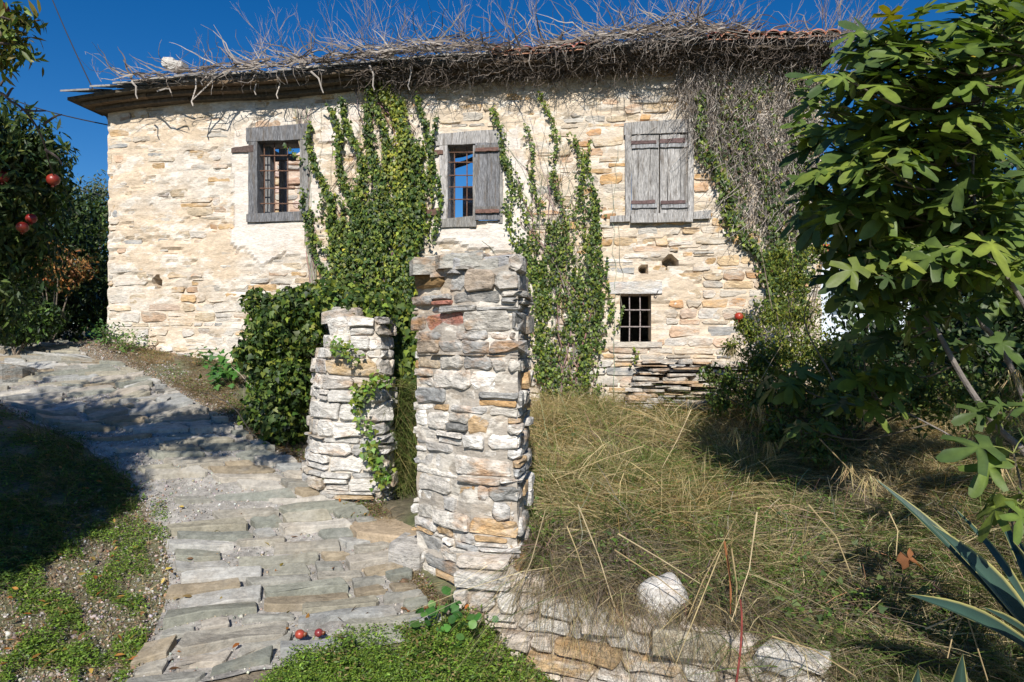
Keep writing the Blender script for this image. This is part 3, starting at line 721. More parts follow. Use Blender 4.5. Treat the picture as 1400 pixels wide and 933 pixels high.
# the tall pillar
PF = [(-.615, 4.37), (-.43, 4.20), (-.26, 4.05), (-.20, 4.02), (.025, 3.97), (.04, 3.99), (.12, 4.5), (-.1, 4.66), (-.45, 4.72)]
pil = empty('stone_pillar', (-.27, 4.3, .0), 'tall free-standing rubble stone pillar of the ruined gateway, brownish block on its top left', 'pillar')
fmap, LP = curve_map(PF, True, lean=.0, z_ref=0, ztop=2.2)
tiltp = lambda s, z: (-.10*np.clip(1.0-z, 0, 1)*np.clip(s, 0, .9)) if s < 1.4 else 0
masonry(pil, fmap, 0, LP, lambda s: -.05, lambda s: 2.12+.035*math.sin(s*9), (.035, .115), (.10, .36), GR, 21, tilt=tiltp, prot=(-.02, .034), mat=M_PILLAR, core=(.38, .34, .29), gap=(.003, .012), smear=(0, .4, .8), skip=lambda s, z: s < .26 and z > 1.96, lowcol=(1.45, WH+WH+[(.40, .40, .39)]), limit=290)
def cap_stones(thing, cen, n, rad, z, seed, mat=M_PST):
    for i in range(n):
        a = R.uniform(0, 6.28); r = rad*math.sqrt(R.random()); cx, cy = cen[0]+math.cos(a)*r, cen[1]+math.sin(a)*r*.7; sx, sy = R.uniform(.09, .2), R.uniform(.07, .13); zz = z+R.uniform(0, .05); rot = R.uniform(-.5, .5); tl = R.uniform(-.12, .12)
        def mp(u, v, d): return Vector((cx+u*math.cos(rot)-v*math.sin(rot), cy+u*math.sin(rot)+v*math.cos(rot), zz+d+u*tl))
        V, F = stone_vf([(-sx, -sy), (sx, -sy), (sx, sy), (-sx, sy)], .035, -.06, mp, jit=.2); mk('stone', V, F, (*R.choice([(.33, .33, .33), (.40, .37, .33), (.36, .35, .31)]), .3), mat, thing)
cap_stones(pil, (-.24, 4.30), 18, .20, 2.10, 1, M_PILLAR)
# brown block at the top left of the pillar
V, F = stone_vf([(.02, 1.985), (.27, 1.975), (.26, 2.125), (.02, 2.12)], .03, -.12, lambda s, z, d: fmap(max(s, .001), z, d), jit=.1, bev=.014); mk('corner_block', V, F, (.26, .165, .075, .0), M_FST, pil, label='rust brown block at the top corner')
# the lower stub wall on the left of the gap
SF = [(-1.72, 5.62), (-1.60, 5.28), (-1.42, 5.10), (-1.20, 5.04), (-.97, 5.03), (-.92, 5.3), (-1.0, 5.65), (-1.4, 5.8)]
stub = empty('broken_wall', (-1.3, 5.35, .45), 'short whitish stone gatepost wall left of the tall pillar, half draped in ivy', 'wall')
fmap2, LS = curve_map(SF, True, lean=.42, z_ref=.4, ztop=1.95)
masonry(stub, fmap2, 0, LS, lambda s: .35, lambda s: 1.60+.24*float(ss(s, .35, .85))+.03*math.sin(s*9) if s < 1.4 else 1.8, (.06, .16), (.12, .42), [((.66, .63, .58), .4), ((.58, .54, .49), .2), ((.42, .41, .39), .16), ((.50, .36, .2), .1), ((.50, .44, .36), .14)], 22, prot=(.0, .05), core=(.48, .43, .36))
cap_stones(stub, (-1.2, 5.38), 9, .15, 1.82, 2)
# low retaining wall running from the pillar to the lower right
LWP = [(-.33, 3.98), (-.16, 3.91), (.10, 3.86), (.38, 3.76), (.62, 3.63), (.85, 3.52), (1.10, 3.38), (1.42, 3.10)]
low = empty('retaining_wall', (.8, 3.5, -.2), 'low crumbling whitish stone retaining wall below the dry grass bank', 'wall')
fmap3, LL = curve_map(LWP, False)
ztl = lambda s: float(np.interp(s, [0, .3, .6, 1.0, 1.6, 2.4, 3.3], [.44, .40, .28, .20, .17, .10, -.1]))+.025*math.sin(s*8)
masonry(low, fmap3, 0, LL, lambda s: -.60, ztl, (.055, .13), (.14, .42), [((.64, .60, .54), .45), ((.60, .52, .44), .2), ((.42, .40, .37), .15), ((.52, .36, .2), .12), ((.50, .45, .38), .08)], 23, prot=(.015, .065), core=(.36, .31, .25), gap=(.010, .024), smear=(.2, .6, 1))
# coping stones lying along it
for (x, y, Y, sx, sy, th, col, rt) in ((940, 868, 3.50, .19, .10, .075, (.34, .30, .22), -.30), (1000, 884, 3.43, .11, .10, .06, (.42, .33, .21), -.2), (830, 850, 3.70, .13, .10, .035, (.55, .50, .45), -.35), (1075, 900, 3.26, .12, .10, .035, (.34, .33, .30), -.6)):
    c1 = at(x, y, Y)
    def mp(u, v, d): return Vector((c1.x+u*math.cos(rt)-v*math.sin(rt), c1.y+u*math.sin(rt)+v*math.cos(rt), c1.z+d))
    V, F = stone_vf([(-sx, -sy), (sx, -sy), (sx, sy), (-sx, sy)], th/2, -th, mp, jit=.22, bev=.02); mk('stone', V, F, (*col, .3), M_PST, low)
# white boulder sitting on the bank above the wall
c1 = at(905, 822, 3.70); V, F = sph_vf(c1, .135, 20, 14, 1.0, .012)
V = [Vector((c1.x+(v.x-c1.x)*1.05, c1.y+(v.y-c1.y)*.8, v.z)) for v in V]
V = [c1+(v-c1)*(1+.09*math.sin(v.x*31+v.z*17)+.06*math.sin(v.z*43-v.y*29)+.05*math.sin(v.x*60)) for v in V]
mk('boulder', V, F, (.60, .57, .53, .3), M_PST, smooth=True, label='round white stone half buried in dead grass above the low wall', cat='stone')
# door step slab in the gap between stub wall and pillar
def mps(a, b, d): return Vector((a, b, float(H(-.95, 4.85))-.03+d))
stp = empty('doorstep', (-.95, 4.75, .2), 'flat worn brown threshold slab lying in the gateway gap beside the pillar', 'step')
V, F = stone_vf([(-1.12, 4.62), (-.62, 4.42), (-.52, 5.0), (-1.10, 5.08)], .04, -.2, mps, jit=.05, bev=.012); mk('slab', V, F, (.40, .31, .21, .2), M_PAVE, stp)
V, F = stone_vf([(-.84, 4.36), (-.60, 4.20), (-.52, 4.44), (-.70, 4.56)], .0, -.3, mps, jit=.06, bev=.012); mk('kerb_stone', V, F, (.36, .34, .31, .5), M_PST, stp)
# stacked slates against the house
pile = empty('slate_pile', fm(*fp(900, 570), .5), 'neat stack of thin weathered stone slates leaning by the barred window', 'stone pile')
DP = .55
layers = 21
for k in range(layers):
    y = 575-(575-497)*k/(layers-1); zc = CAMZ+(466.5-y)/FPX*7.65
    s = fp(842+k*1.6+R.uniform(-5, 5) if k > 2 else 845, 500)[0]; e_end = fp(1010+R.uniform(-20, 30), 500)[0]
    while s < e_end:
        wd = R.uniform(.14, .42); d0 = .48+R.uniform(-.04, .08); tl = R.uniform(-.04, .04); th = R.uniform(.012, .024)
        def mp(a, b, d, s_=s, tl=tl, zc=zc): return fm(a, zc+d+(a-s_)*tl+(b-.3)*.02, b)
        V, F = stone_vf([(s, .05), (s+wd, .05), (s+wd, d0), (s, d0)], th/2, -th/2, mp, gap=.012, jit=.12, bev=.004)
        mk('slate', V, F, (*R.choice([(.40, .37, .33), (.50, .46, .40), (.33, .33, .33), (.46, .32, .20), (.55, .50, .44)]), .3), M_PST, pile); s += wd
# stone kerb and mossy rock on the far left of the lane
c1 = gp(12, 520)
def mp(u, v, d): return Vector((c1.x+u, c1.y+v, c1.z+d))
V, F = stone_vf([(-.45, -.3), (.2, -.25), (.25, .25), (-.4, .3)], .16, -.1, mp, jit=.15, bev=.04); mk('rock', V, F, (.22, .22, .2, .1), M_PST, label='mossy dark rock at the edge of the lane under the pomegranate tree', cat='rock')
for (x, y, r, q) in ((410, 888, .026, (.34, .05, .03)), (436, 886, .023, (.20, .03, .03))):
    p = gp(x, y); mbf = MB(); V, F = sph_vf(p+Vector((0, 0, r*.9+.055)), r, 14, 10, .92, .03); mbf.add(V, F, q)
    tube(mbf, [p+Vector((r*.8, 0, r+.055)), p+Vector((r*1.35, -.01, r+.055))], r*.35, r*.5, (.2, .07, .03), 6)
    mbf.mk('pomegranate', M_FRUIT, smooth=True, label='glossy red fallen pomegranate on the last paving strip' if x == 410 else 'darker shrivelled fallen pomegranate half hidden in the green weeds', cat='fruit', group='fallen pomegranates')
# ------------------------------------------------------------------ IVY AND DEAD VINE ON THE HOUSE
IVD = (.040, .078, .018); IVM = (.09, .135, .026); IVL = (.19, .23, .035); IVY_ = (.32, .33, .04); BRN = (.16, .10, .05)
def wall_leaves(PX, d, size, cols, wts=None, j=.3, down=1.):
    n = len(PX); P = fm_np(PX[:, 0], PX[:, 1], d)
    nv = np.array([Nn[0], Nn[1], .45])+rng.normal(0, .55, (n, 3)); T = np.stack([rng.normal(0, .7, n), rng.normal(0, .3, n)-.25, -down+rng.normal(0, .45, n)], 1)
    return inst(tmpl_ivy(), P, T, nv, rng.uniform(.6, 1.25, n)*size, rc(n, *cols, j=j, wts=wts))
def strand(ctrl, width, n):
    c = np.array(ctrl, float); d = np.r_[0, np.cumsum(np.linalg.norm(np.diff(c, axis=0), axis=1))]; t = rng.uniform(0, d[-1], n); k = t/d[-1]
    x = np.interp(t, d, c[:, 0])+6*np.sin(t*.05+c[0, 0]); y = np.interp(t, d, c[:, 1]); wv = width*(1.1-.75*k)*(.5+vn(t*.08, t*0, 5))
    return np.stack([x+rng.normal(0, .45, n)*wv, y+rng.normal(0, 3, n)], 1)
def streaky(poly, n, thr=.42, sx=.07, sy=.012, seed=0, grow=2.2):
    p = polypts(poly, int(n*grow)); m = fbm(p[:, 0]*sx, p[:, 1]*sy, seed, 3)+.25*(vn(p[:, 0]*.2, p[:, 1]*.2, seed+1)-.5); return p[m > thr][:n]
def wall_stems(name, mb, starts, length, n_seg, wander, bias, r, col, d=.03):
    pass
# central mass
CEN = [(450, 168), (478, 140), (512, 128), (518, 92), (556, 88), (566, 150), (592, 195), (600, 265), (585, 330), (566, 380), (566, 560), (470, 560), (440, 400), (424, 300), (432, 205)]
ivy = empty('ivy_plant', fm(4.0, .8, .1), 'thick green ivy column climbing between the left barred window and the half open window', 'ivy')
parts = []
CW = [.26, .36, .30, .08]; CC = [IVD, IVM, IVL, IVY_]
p = streaky([(468, 250), (500, 215), (585, 190), (598, 265), (585, 330), (566, 380), (566, 560), (470, 560), (440, 400), (432, 320)], 5200, .535, seed=3); parts.append(wall_leaves(p, rng.uniform(.02, .15, len(p)), .043, CC, CW))
p = streaky([(490, 290), (540, 270), (578, 260), (582, 330), (560, 440), (560, 560), (480, 560), (465, 400)], 5200, .43, seed=33); parts.append(wall_leaves(p, rng.uniform(.06, .22, len(p)), .045, [IVD, IVM, IVL], [.35, .4, .25]))
for c, wd, n_, cc in (([(520, 330), (515, 200), (498, 148)], 15, 800, 0), ([(556, 400), (550, 200), (538, 130), (532, 84)], 24, 2300, 1), ([(575, 320), (585, 240), (590, 170), (572, 135)], 10, 480, 0), ([(480, 380), (452, 290), (440, 230), (424, 172)], 9, 620, 0),
                      ([(490, 330), (474, 230), (452, 150)], 11, 750, 0), ([(596, 330), (602, 240), (592, 160)], 6, 260, 0), ([(500, 420), (436, 330), (418, 260)], 8, 320, 0), ([(505, 330), (492, 230), (476, 140)], 10, 700, 0), ([(535, 330), (530, 230), (516, 125)], 12, 800, 0),
                      ([(470, 440), (440, 360), (428, 290)], 7, 350, 0), ([(525, 140), (524, 100), (540, 84)], 14, 380, 1), ([(445, 300), (440, 250), (400, 200)], 4, 90, 0), ([(568, 330), (566, 220), (556, 140)], 9, 520, 0)):
    p = strand(c, wd, n_); parts.append(wall_leaves(p, rng.uniform(.03, .17, len(p)), .043, [IVM, IVL, IVY_] if cc else [IVM, IVL, IVD], [.25, .4, .35] if cc else None))
V, F, C = join(parts); mk('foliage', V, F, C, M_LEAF, ivy)
STC = (.30, .25, .20)
def wstems(parent, ctrls, r=.007, nm='stem', k=3, col=STC, d=.02):
    mb = MB()
    for c in ctrls:
        pts = []
        for i in range(len(c)-1):
            (x0, y0), (x1, y1) = c[i], c[i+1]; n = max(2, int(math.hypot(x1-x0, y1-y0)/14))
            for q in range(n): t = q/n; pts.append(fm(*fp(x0+(x1-x0)*t+R.gauss(0, 1.6), y0+(y1-y0)*t), d+R.uniform(-.008, .02)))
        pts.append(fm(*fp(*c[-1]), d)); tube(mb, pts, r*R.uniform(.8, 1.3), r*.35, tuple(v*R.uniform(.7, 1.2) for v in col), k)
    return mb.mk(nm, M_TWIG, parent)
st = [[(R.uniform(460, 560), 560), (R.uniform(470, 560), 400), (R.uniform(440, 590), 260), (R.uniform(430, 600), R.uniform(110, 180))] for _ in range(30)]
st += [[(R.uniform(425, 440), 420), (R.uniform(415, 432), 330), (R.uniform(412, 426), 250), (R.uniform(408, 426), R.uniform(170, 200)), (R.uniform(400, 430), R.uniform(140, 170))] for _ in range(34)]
wstems(ivy, st, .006)
wstems(ivy, [[(R.uniform(475, 555), 560), (R.uniform(480, 550), 430), (R.uniform(470, 560), 300), (R.uniform(470, 570), 180), (R.uniform(480, 560), 110)] for _ in range(9)], .014, 'woody_stem', 5, (.26, .20, .15), .06)
# middle ivy
ivm = empty('ivy_plant', fm(6.2, .8, .1), 'thinner fan of ivy stems on the bare wall right of the tall pillar', 'ivy')
parts = []
for c, wd, n_ in (([(755, 545), (738, 430), (722, 330), (705, 240), (668, 150)], 16, 1000), ([(775, 545), (772, 400), (768, 300), (758, 200), (742, 128)], 11, 850), ([(790, 545), (795, 420), (800, 300), (792, 230), (786, 185)], 17, 1000),
                  ([(812, 540), (816, 400), (812, 300), (808, 195)], 10, 500), ([(742, 520), (735, 400), (715, 350), (697, 290), (690, 215)], 16, 800), ([(816, 480), (832, 420), (836, 355)], 6, 180), ([(822, 480), (842, 440), (846, 420)], 4, 60),
                  ([(750, 430), (745, 300), (715, 170)], 9, 420), ([(850, 500), (870, 490), (868, 478)], 4, 24)):
    p = strand(c, wd*1.15, int(n_*.8)); parts.append(wall_leaves(p, rng.uniform(.02, .12, len(p)), .037, [IVD, IVM, IVL, (.16, .22, .05)], [.2, .4, .3, .1]))
p = streaky([(716, 330), (760, 300), (790, 260), (818, 270), (830, 430), (818, 545), (726, 560), (722, 430)], 3600, .46, seed=9); parts.append(wall_leaves(p, rng.uniform(.01, .1, len(p)), .034, [IVD, IVM, IVL], None))
V, F, C = join(parts); mk('foliage', V, F, C, M_LEAF, ivm)
wstems(ivm, [[(R.uniform(745, 800), 560), (R.uniform(740, 810), 430), (R.uniform(725, 800), 330), (R.uniform(700, 800), 240)] for _ in range(7)], .010, 'woody_stem', 5, (.26, .20, .15), .05)
wstems(ivm, [[(R.uniform(730, 820), 560), (R.uniform(730, 825), 420), (R.uniform(700, 815), 300), (R.uniform(680, 812), R.uniform(160, 240))] for _ in range(26)]+
       [[(838, 560), (842, 420), (838, 300), (845, 200)], [(850, 420), (848, 330), (836, 250)], [(660, 330), (690, 360), (700, 340)]], .005)
# right hand dry vine with ivy
ivr = empty('ivy_plant', fm(8.7, .8, .1), 'mostly leafless grey vine curtain hanging over the right end of the facade', 'ivy')
mb = MB()
for i in range(1250):
    x = R.uniform(925, 1118); y = R.uniform(75, 300) if x > 985 else R.uniform(75, 200)
    lim = np.interp(x, [925, 960, 1020, 1060, 1118], [130, 200, 330, 420, 440])
    if y > lim: continue
    s, z = fp(x, y); pts = [fm(s, z, R.uniform(.02, .18))]; dx, dz = R.gauss(0, .4), -1
    for q in range(R.randint(4, 9)):
        dx += R.gauss(0, .35); dx *= .85; s += dx*.07; z += dz*R.uniform(.04, .08); pts.append(fm(s, z, max(.015, .1+R.gauss(0, .06))))
    g = R.uniform(.7, 1.3); tube(mb, pts, R.uniform(.003, .006), .002, tuple(v*g for v in R.choice([(.36, .31, .26), (.28, .24, .21), (.42, .38, .33)])))
mb.mk('bare_stems', M_TWIG, ivr)
parts = []
p = streaky([(942, 110), (1110, 95), (1115, 330), (1066, 420), (1035, 350), (1000, 300), (962, 225)], 2000, .5, seed=15); parts.append(wall_leaves(p, rng.uniform(.02, .14, len(p)), .042, [IVD, IVM, IVL, BRN], [.3, .35, .25, .1]))
for c, wd, n_ in (([(1072, 440), (1035, 350), (1000, 290), (968, 215), (950, 130)], 22, 1500), ([(1075, 400), (1060, 300), (1030, 220), (1010, 170)], 22, 500), ([(1085, 430), (1100, 300), (1090, 180)], 22, 700)):
    p = strand(c, wd, n_); parts.append(wall_leaves(p, rng.uniform(.02, .15, len(p)), .044, [IVD, IVM, IVL], [.3, .4, .3]))
V, F, C = join(parts); mk('foliage', V, F, C, M_LEAF, ivr)
# bare creeper on the roof edge: thick mat, upright twigs, hanging tangles
vine = empty('dead_vine', fm(4.5, 5.1, .3), 'tangled leafless grey creeper lying along the whole roof edge with upright bare twigs', 'vine')
def eave_pt(s, d, up): return fm(s, eave_z(s)+up+(.45-d)*.34, d)
GT = [(.25, .215, .185), (.19, .16, .14), (.33, .29, .25), (.14, .11, .09)]
def gcol(): g = R.uniform(.8, 1.2); return tuple(v*g for v in R.choice(GT))
mb = MB()
for i in range(1500):
    s = R.uniform(.5, FL+.1) if R.random() < .8 else R.uniform(5, FL+.1); dens = np.interp(s, [0, 1.6, 3, 5.2, 5.7, 6.6, 8, 8.5, 9.1], [.3, .5, .9, .9, .18, 1., .9, .12, .2])
    if R.random() > dens: continue
    d = R.uniform(.05, .56); p = eave_pt(s, d, R.uniform(.0, .07)*dens+abs(R.gauss(0, .05))*dens)
    pts = walk(p, (R.choice([-1, 1])*U[0], -.1, R.uniform(-.25, .25)), R.randint(5, 10), .075, .28); 
    pts = [Vector((q.x, q.y, max(q.z, p.z-.10))) for q in pts]; tube(mb, pts, R.choice([.003, .004, .005, .006, .011, .015])*R.uniform(.8, 1.2), .002, gcol())
mb.mk('matted_stems', M_TWIG, vine)
mb = MB()
for i in range(700):       # hanging under the eave
    s = R.choice([R.uniform(1.0, 3.6), R.uniform(3.8, FL+.1), R.uniform(4.2, 7.4), R.uniform(7, FL+.2)]); d = R.uniform(.2, .54)
    if s < 3.6 and R.random() < .65: continue
    p = eave_pt(s, d, -.02); ln = R.randint(2, 4) if s > 3.8 else R.randint(2, 5)
    pts = walk(p, (R.gauss(0, .6), R.uniform(-.1, .3), -1), ln, .06, .38, (0, .02, -.02)); tube(mb, pts, R.uniform(.003, .008), .002, gcol())
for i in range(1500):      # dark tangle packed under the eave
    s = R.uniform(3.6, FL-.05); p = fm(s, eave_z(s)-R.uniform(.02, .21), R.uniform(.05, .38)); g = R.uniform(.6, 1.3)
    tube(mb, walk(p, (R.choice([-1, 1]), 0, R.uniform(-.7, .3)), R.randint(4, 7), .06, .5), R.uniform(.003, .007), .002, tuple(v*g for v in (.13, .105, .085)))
for i in range(480):       # fringe against the wall just below the eave
    s = R.uniform(4.0, FL); p = fm(s, eave_z(s)-R.uniform(.08, .22), R.uniform(.03, .25))
    tube(mb, walk(p, (R.gauss(0, .8), 0, -.7), R.randint(3, 6), .055, .45), R.uniform(.003, .006), .002, gcol())
for (x, y, x2, y2) in ((350, 95, 348, 125), (180, 112, 186, 130), (215, 125, 232, 122), (268, 105, 262, 140), (285, 100, 275, 112), (385, 95, 378, 130), (300, 100, 262, 138), (425, 98, 440, 122), (560, 85, 558, 118), (505, 90, 510, 118)):
    a = at(x, y, 8.3 if x > 400 else 8.6); b = at(x2, y2, 8.3 if x > 400 else 8.6); m_ = (a+b)/2+Vector((.03, 0, .02)); tube(mb, [a, m_, b, b+Vector((.02, 0, -.05))], .012, .006, (.45, .40, .35), 4)
mb.mk('hanging_stems', M_TWIG, vine)
mb = MB()
def grow(p, d, L_, r, lvl, n_ch):
    n = max(4, int(L_/.07)); pts = walk(p, d, n, L_/n, .13, (0, 0, .06)); tube(mb, pts, r, r*.3, (.27, .215, .19) if lvl else gcol())
    if lvl < 2:
        for _ in range(n_ch):
            q = R.randint(1, n-1); ax = (pts[q]-pts[q-1]).normalized(); dd = (ax+Vector((R.gauss(0, .5), R.gauss(0, .35), R.uniform(.0, .5)))).normalized()
            grow(pts[q], dd, L_*R.uniform(.3, .55), r*.55, lvl+1, max(2, n_ch-3))
TWX = [340, 365, 400, 430, 455, 470, 500, 520, 535, 560, 610, 640, 665, 690, 720, 745, 770, 800, 825, 850, 870, 900, 925, 950, 980, 1010, 1075, 1110, 1150]
def top_px(x): return float(np.interp(x, [120, 300, 330, 420, 480, 560, 600, 640, 690, 760, 850, 950, 1050, 1110, 1190], [30, 30, 70, 95, 130, 75, 60, 95, 85, 95, 90, 95, 75, 80, 80]))
for i in range(66):
    x = R.choice(TWX)+R.gauss(0, 9) if i > 9 else R.uniform(130, 300)
    s = min(max(fp(x, 70)[0], .2), FL+.1); L_ = top_px(x)/FPX*8.2*R.uniform(.45, 1.45); lean = R.gauss(-.15, .5) if x < 800 else R.gauss(.25, .5)
    grow(eave_pt(s, R.uniform(-.25, .45), .02), (lean, R.gauss(0, .25), 1), L_, .0048 if L_ > .4 else .0035, 0 if L_ > .35 else 1, 6)
for i in range(34):          # bushy tuft past the right end of the roof
    p = fm(FL+R.uniform(-.05, .25), 4.9+R.uniform(-.35, .3), R.uniform(-.2, .4)); grow(p, (R.uniform(.3, 1.2), R.gauss(0, .3), R.uniform(.2, 1.2)), R.uniform(.3, .75), .005, 0, 5)
mb.mk('bare_twigs', M_TWIG, vine)

# ---- ivy bush over the garden wall on the left, and the hanging growth in the gap
bush = empty('ivy_bush', (-2.2, 6.3, .7), 'dense rounded dark ivy bush beside the lane at the left of the stub wall', 'bush')
def cloud(cen, rad, n, size, cols, wts=None, tm=None, j=.3, up=.5, flat=(1, 1, 1), shell=.55):
    cen = np.array(cen, float); rad = np.array(rad, float); k = rng.choice(len(cen), n, p=rad**2/np.sum(rad**2)); v = rvec(n)
    l = shell+(1-shell)*rng.uniform(0, 1, n); bump_ = .85+.35*vn(v[:, 0]*3+k*5, v[:, 2]*3+v[:, 1]*2, 3)
    P = cen[k]+v*(rad[k]*l*bump_)[:, None]*np.array(flat); nv = v*.8+np.array([0, 0, up])+rng.normal(0, .5, (n, 3)); T = rvec(n)*.8+np.array([0, -.1, -.6])
    return inst(tm or tmpl_oval(), P, T, nv, rng.uniform(.6, 1.3, n)*size, rc(n, *cols, j=j, wts=wts)), P
(g1, _) = cloud([(-1.9, 6.0, 1.75), (-2.15, 6.25, 1.7), (-2.3, 6.5, 1.5), (-2.05, 6.1, 1.25), (-1.9, 5.9, 1.3), (-2.0, 6.0, .95), (-2.3, 6.4, 1.0), (-1.75, 5.8, 1.95), (-2.1, 6.4, 1.95), (-2.35, 6.3, 2.0), (-2.25, 5.95, 1.55)], [.31, .29, .27, .29, .24, .25, .24, .2, .2, .15, .17], 13500, .046, [IVD, IVM, IVL, (.02, .04, .012)], [.35, .35, .15, .15], tmpl_ivy())
(g2, _) = cloud([(-1.6, 5.75, 2.0), (-1.35, 5.75, 2.02), (-1.1, 5.8, 1.95), (-.95, 5.9, 1.75), (-1.45, 5.35, 1.96), (-1.2, 5.3, 1.93), (-1.02, 5.25, 1.86), (-1.6, 5.5, 1.7)], [.18, .16, .18, .2, .14, .13, .12, .13], 3400, .045, [IVD, IVM, IVL], None, tmpl_ivy())
V, F, C = join([g1, g2]); mk('foliage', V, F, C, M_LEAF, bush)
mb = MB()
for i in range(14):
    a = Vector((R.uniform(-2.2, -1.85), R.uniform(5.9, 6.4), .65)); tube(mb, walk(a, (R.gauss(0, .4), R.gauss(0, .3), 1), 7, .14, .25), .008, .003, STC)
mb.mk('stem', M_TWIG, bush)
gapv = empty('ivy_plant', (-.85, 5.7, .5), 'narrow curtain of ivy and grass filling the gap between stub wall and pillar', 'ivy')
n = 3800; P = np.stack([rng.normal(-.93, .10, n), rng.uniform(5.55, 5.9, n), rng.uniform(.5, 1.95, n)], 1)
nv = np.array([.1, -1, .4])+rng.normal(0, .5, (n, 3)); T = np.stack([rng.normal(0, .5, n), rng.normal(0, .3, n), -1+rng.normal(0, .3, n)], 1)
low_ = (P[:, 2] < 1.15)
V, F, C = join([inst(tmpl_ivy(), P[~low_], T[~low_], nv[~low_], rng.uniform(.035, .07, (~low_).sum()), rc((~low_).sum(), IVD, IVM, IVL)),
                inst(tmpl_oval(), P[low_], T[low_], nv[low_], rng.uniform(.02, .045, low_.sum()), rc(low_.sum(), IVM, (.09, .13, .03), (.12, .13, .04)))])
mk('foliage', V, F, C, M_LEAF, gapv)
n = 2600; P = np.stack([rng.normal(-.9, .10, n), rng.uniform(5.35, 5.7, n), rng.uniform(.45, 1.35, n)], 1)
V, F, C = blades(P, rng.uniform(.12, .4, n), rng.uniform(.003, .006, n), np.stack([rng.normal(0, .4, n), -.3+rng.normal(0, .2, n), rng.uniform(-.6, .6, n)], 1), rng.uniform(.3, .9, n), rc(n, (.12, .15, .035), (.2, .18, .07), (.07, .11, .02)))
mk('grass_blades', V, F, C, M_GRASS, gapv)
# little creepers across the stub wall front
mb = MB(); cr = empty('creeper', (-1.0, 5.0, .8), 'small bright green creeper trailing over the right side of the stub wall', 'creeper')
PC = []
for c in ([(488, 540, 4.97), (500, 528, 4.96), (515, 522, 4.95), (530, 520, 5.0)], [(520, 660, 4.95), (512, 630, 4.95), (505, 615, 4.95), (515, 600, 4.95)], [(450, 470, 5.0), (470, 478, 4.98), (485, 490, 4.97)], [(494, 545, 4.96), (490, 555, 4.96), (500, 585, 4.95)], [(500, 625, 4.95), (520, 640, 4.93), (530, 655, 4.95)]):
    pts = [at(*q) for q in c]; tube(mb, smooth_pts(pts, 4), .003, .002, STC)
    for p in smooth_pts(pts, 6): PC += [p+Vector((R.gauss(0, .03), R.uniform(-.03, .02), R.gauss(0, .03))) for _ in range(5)]
P = np.array([tuple(p) for p in PC]); n = len(P); mb.mk('stem', M_TWIG, cr)
V, F, C = inst(tmpl_ivy(), P, rvec(n)+[0, -.2, -.6], np.array([0, -1, .5])+rng.normal(0, .4, (n, 3)), rng.uniform(.025, .045, n), rc(n, IVM, IVL, (.14, .25, .04))); mk('foliage', V, F, C, M_LEAF, cr)
# ------------------------------------------------------------------ GRASS BANK, VERGES, GROUND COVER
STRAW = (.42, .33, .17); STRAW2 = (.30, .23, .11); GRN = (.09, .14, .03); GRN2 = (.13, .19, .04); DRY = (.20, .15, .09); GREYB = (.22, .18, .14); OCH = (.34, .22, .08)
def slope_grass(name, poly, n, ln, wd, cols, wts, lean=(-.2, -.5, .8), spread=.6, bend=(.3, .9), label=None, seg=4, lift=0., kind='stuff', thr=None):
    pp = polypts(poly, n*2 if thr else n)
    if thr: m = fbm(pp[:, 0]*.03, pp[:, 1]*.045, int(n) % 97, 3); pp = pp[m > thr][:n]
    P = gp_np(pp); n = len(P); P[:, 2] += lift*rng.uniform(0, 1, n)
    D = np.array(lean)+rng.normal(0, spread, (n, 3)); D[:, 2] = np.abs(D[:, 2])*.9+.12
    return blades(P, rng.uniform(*ln, n), rng.uniform(*wd, n), D, rng.uniform(*bend, n), rc(n, *cols, j=.3, wts=wts), seg)
def stuff(name, parts, mat, label):
    V, F, C = join(parts); return mk(name, V, F, C, mat, kind='stuff', label=label)
BANK = [(722, 560), (830, 548), (960, 560), (1130, 560), (1420, 520), (1420, 960), (1130, 960), (1060, 905), (900, 868), (722, 800)]
def tufts(poly, nt_, per, ln, wd, cols, rad=.05, bend=(.4, 1.), up=.9, common=.5, seg=4, dark=.5):
    pp = polypts(poly, nt_); P0 = gp_np(pp); m = len(P0); k = np.repeat(np.arange(m), per); n = len(k); a = rng.uniform(0, 6.28, n)
    P = P0[k]+np.stack([np.cos(a), np.sin(a), a*0], 1)*(rad*rng.uniform(0, 1, n)**.7)[:, None]
    cd_ = rng.normal(0, common, (m, 3))*[1, 1, 0]+[-.12, -.15, up]; D = cd_[k]+np.stack([np.cos(a), np.sin(a), a*0], 1)*.38+rng.normal(0, .18, (n, 3)); D[:, 2] = np.abs(D[:, 2])+.05
    cs = np.array(cols, float); tc = cs[np.clip((fbm(P0[:, 0]*2.2, P0[:, 1]*2.2, m % 91, 3)*2.6-.8+rng.normal(0, .13, m))*len(cs), 0, len(cs)-1).astype(int)]; alt = cs[rng.integers(0, len(cs), n)]; C = np.where(rng.random(n)[:, None] < .7, tc[k], alt)*(1+rng.normal(0, .28, (n, 1)))
    sc_ = rng.uniform(.6, 1.25, m)[k]
    return blades(P, rng.uniform(*ln, n)*sc_, rng.uniform(*wd, n), D, rng.uniform(*bend, n), np.clip(C, .01, .9), seg)
PST = (.52, .43, .25)
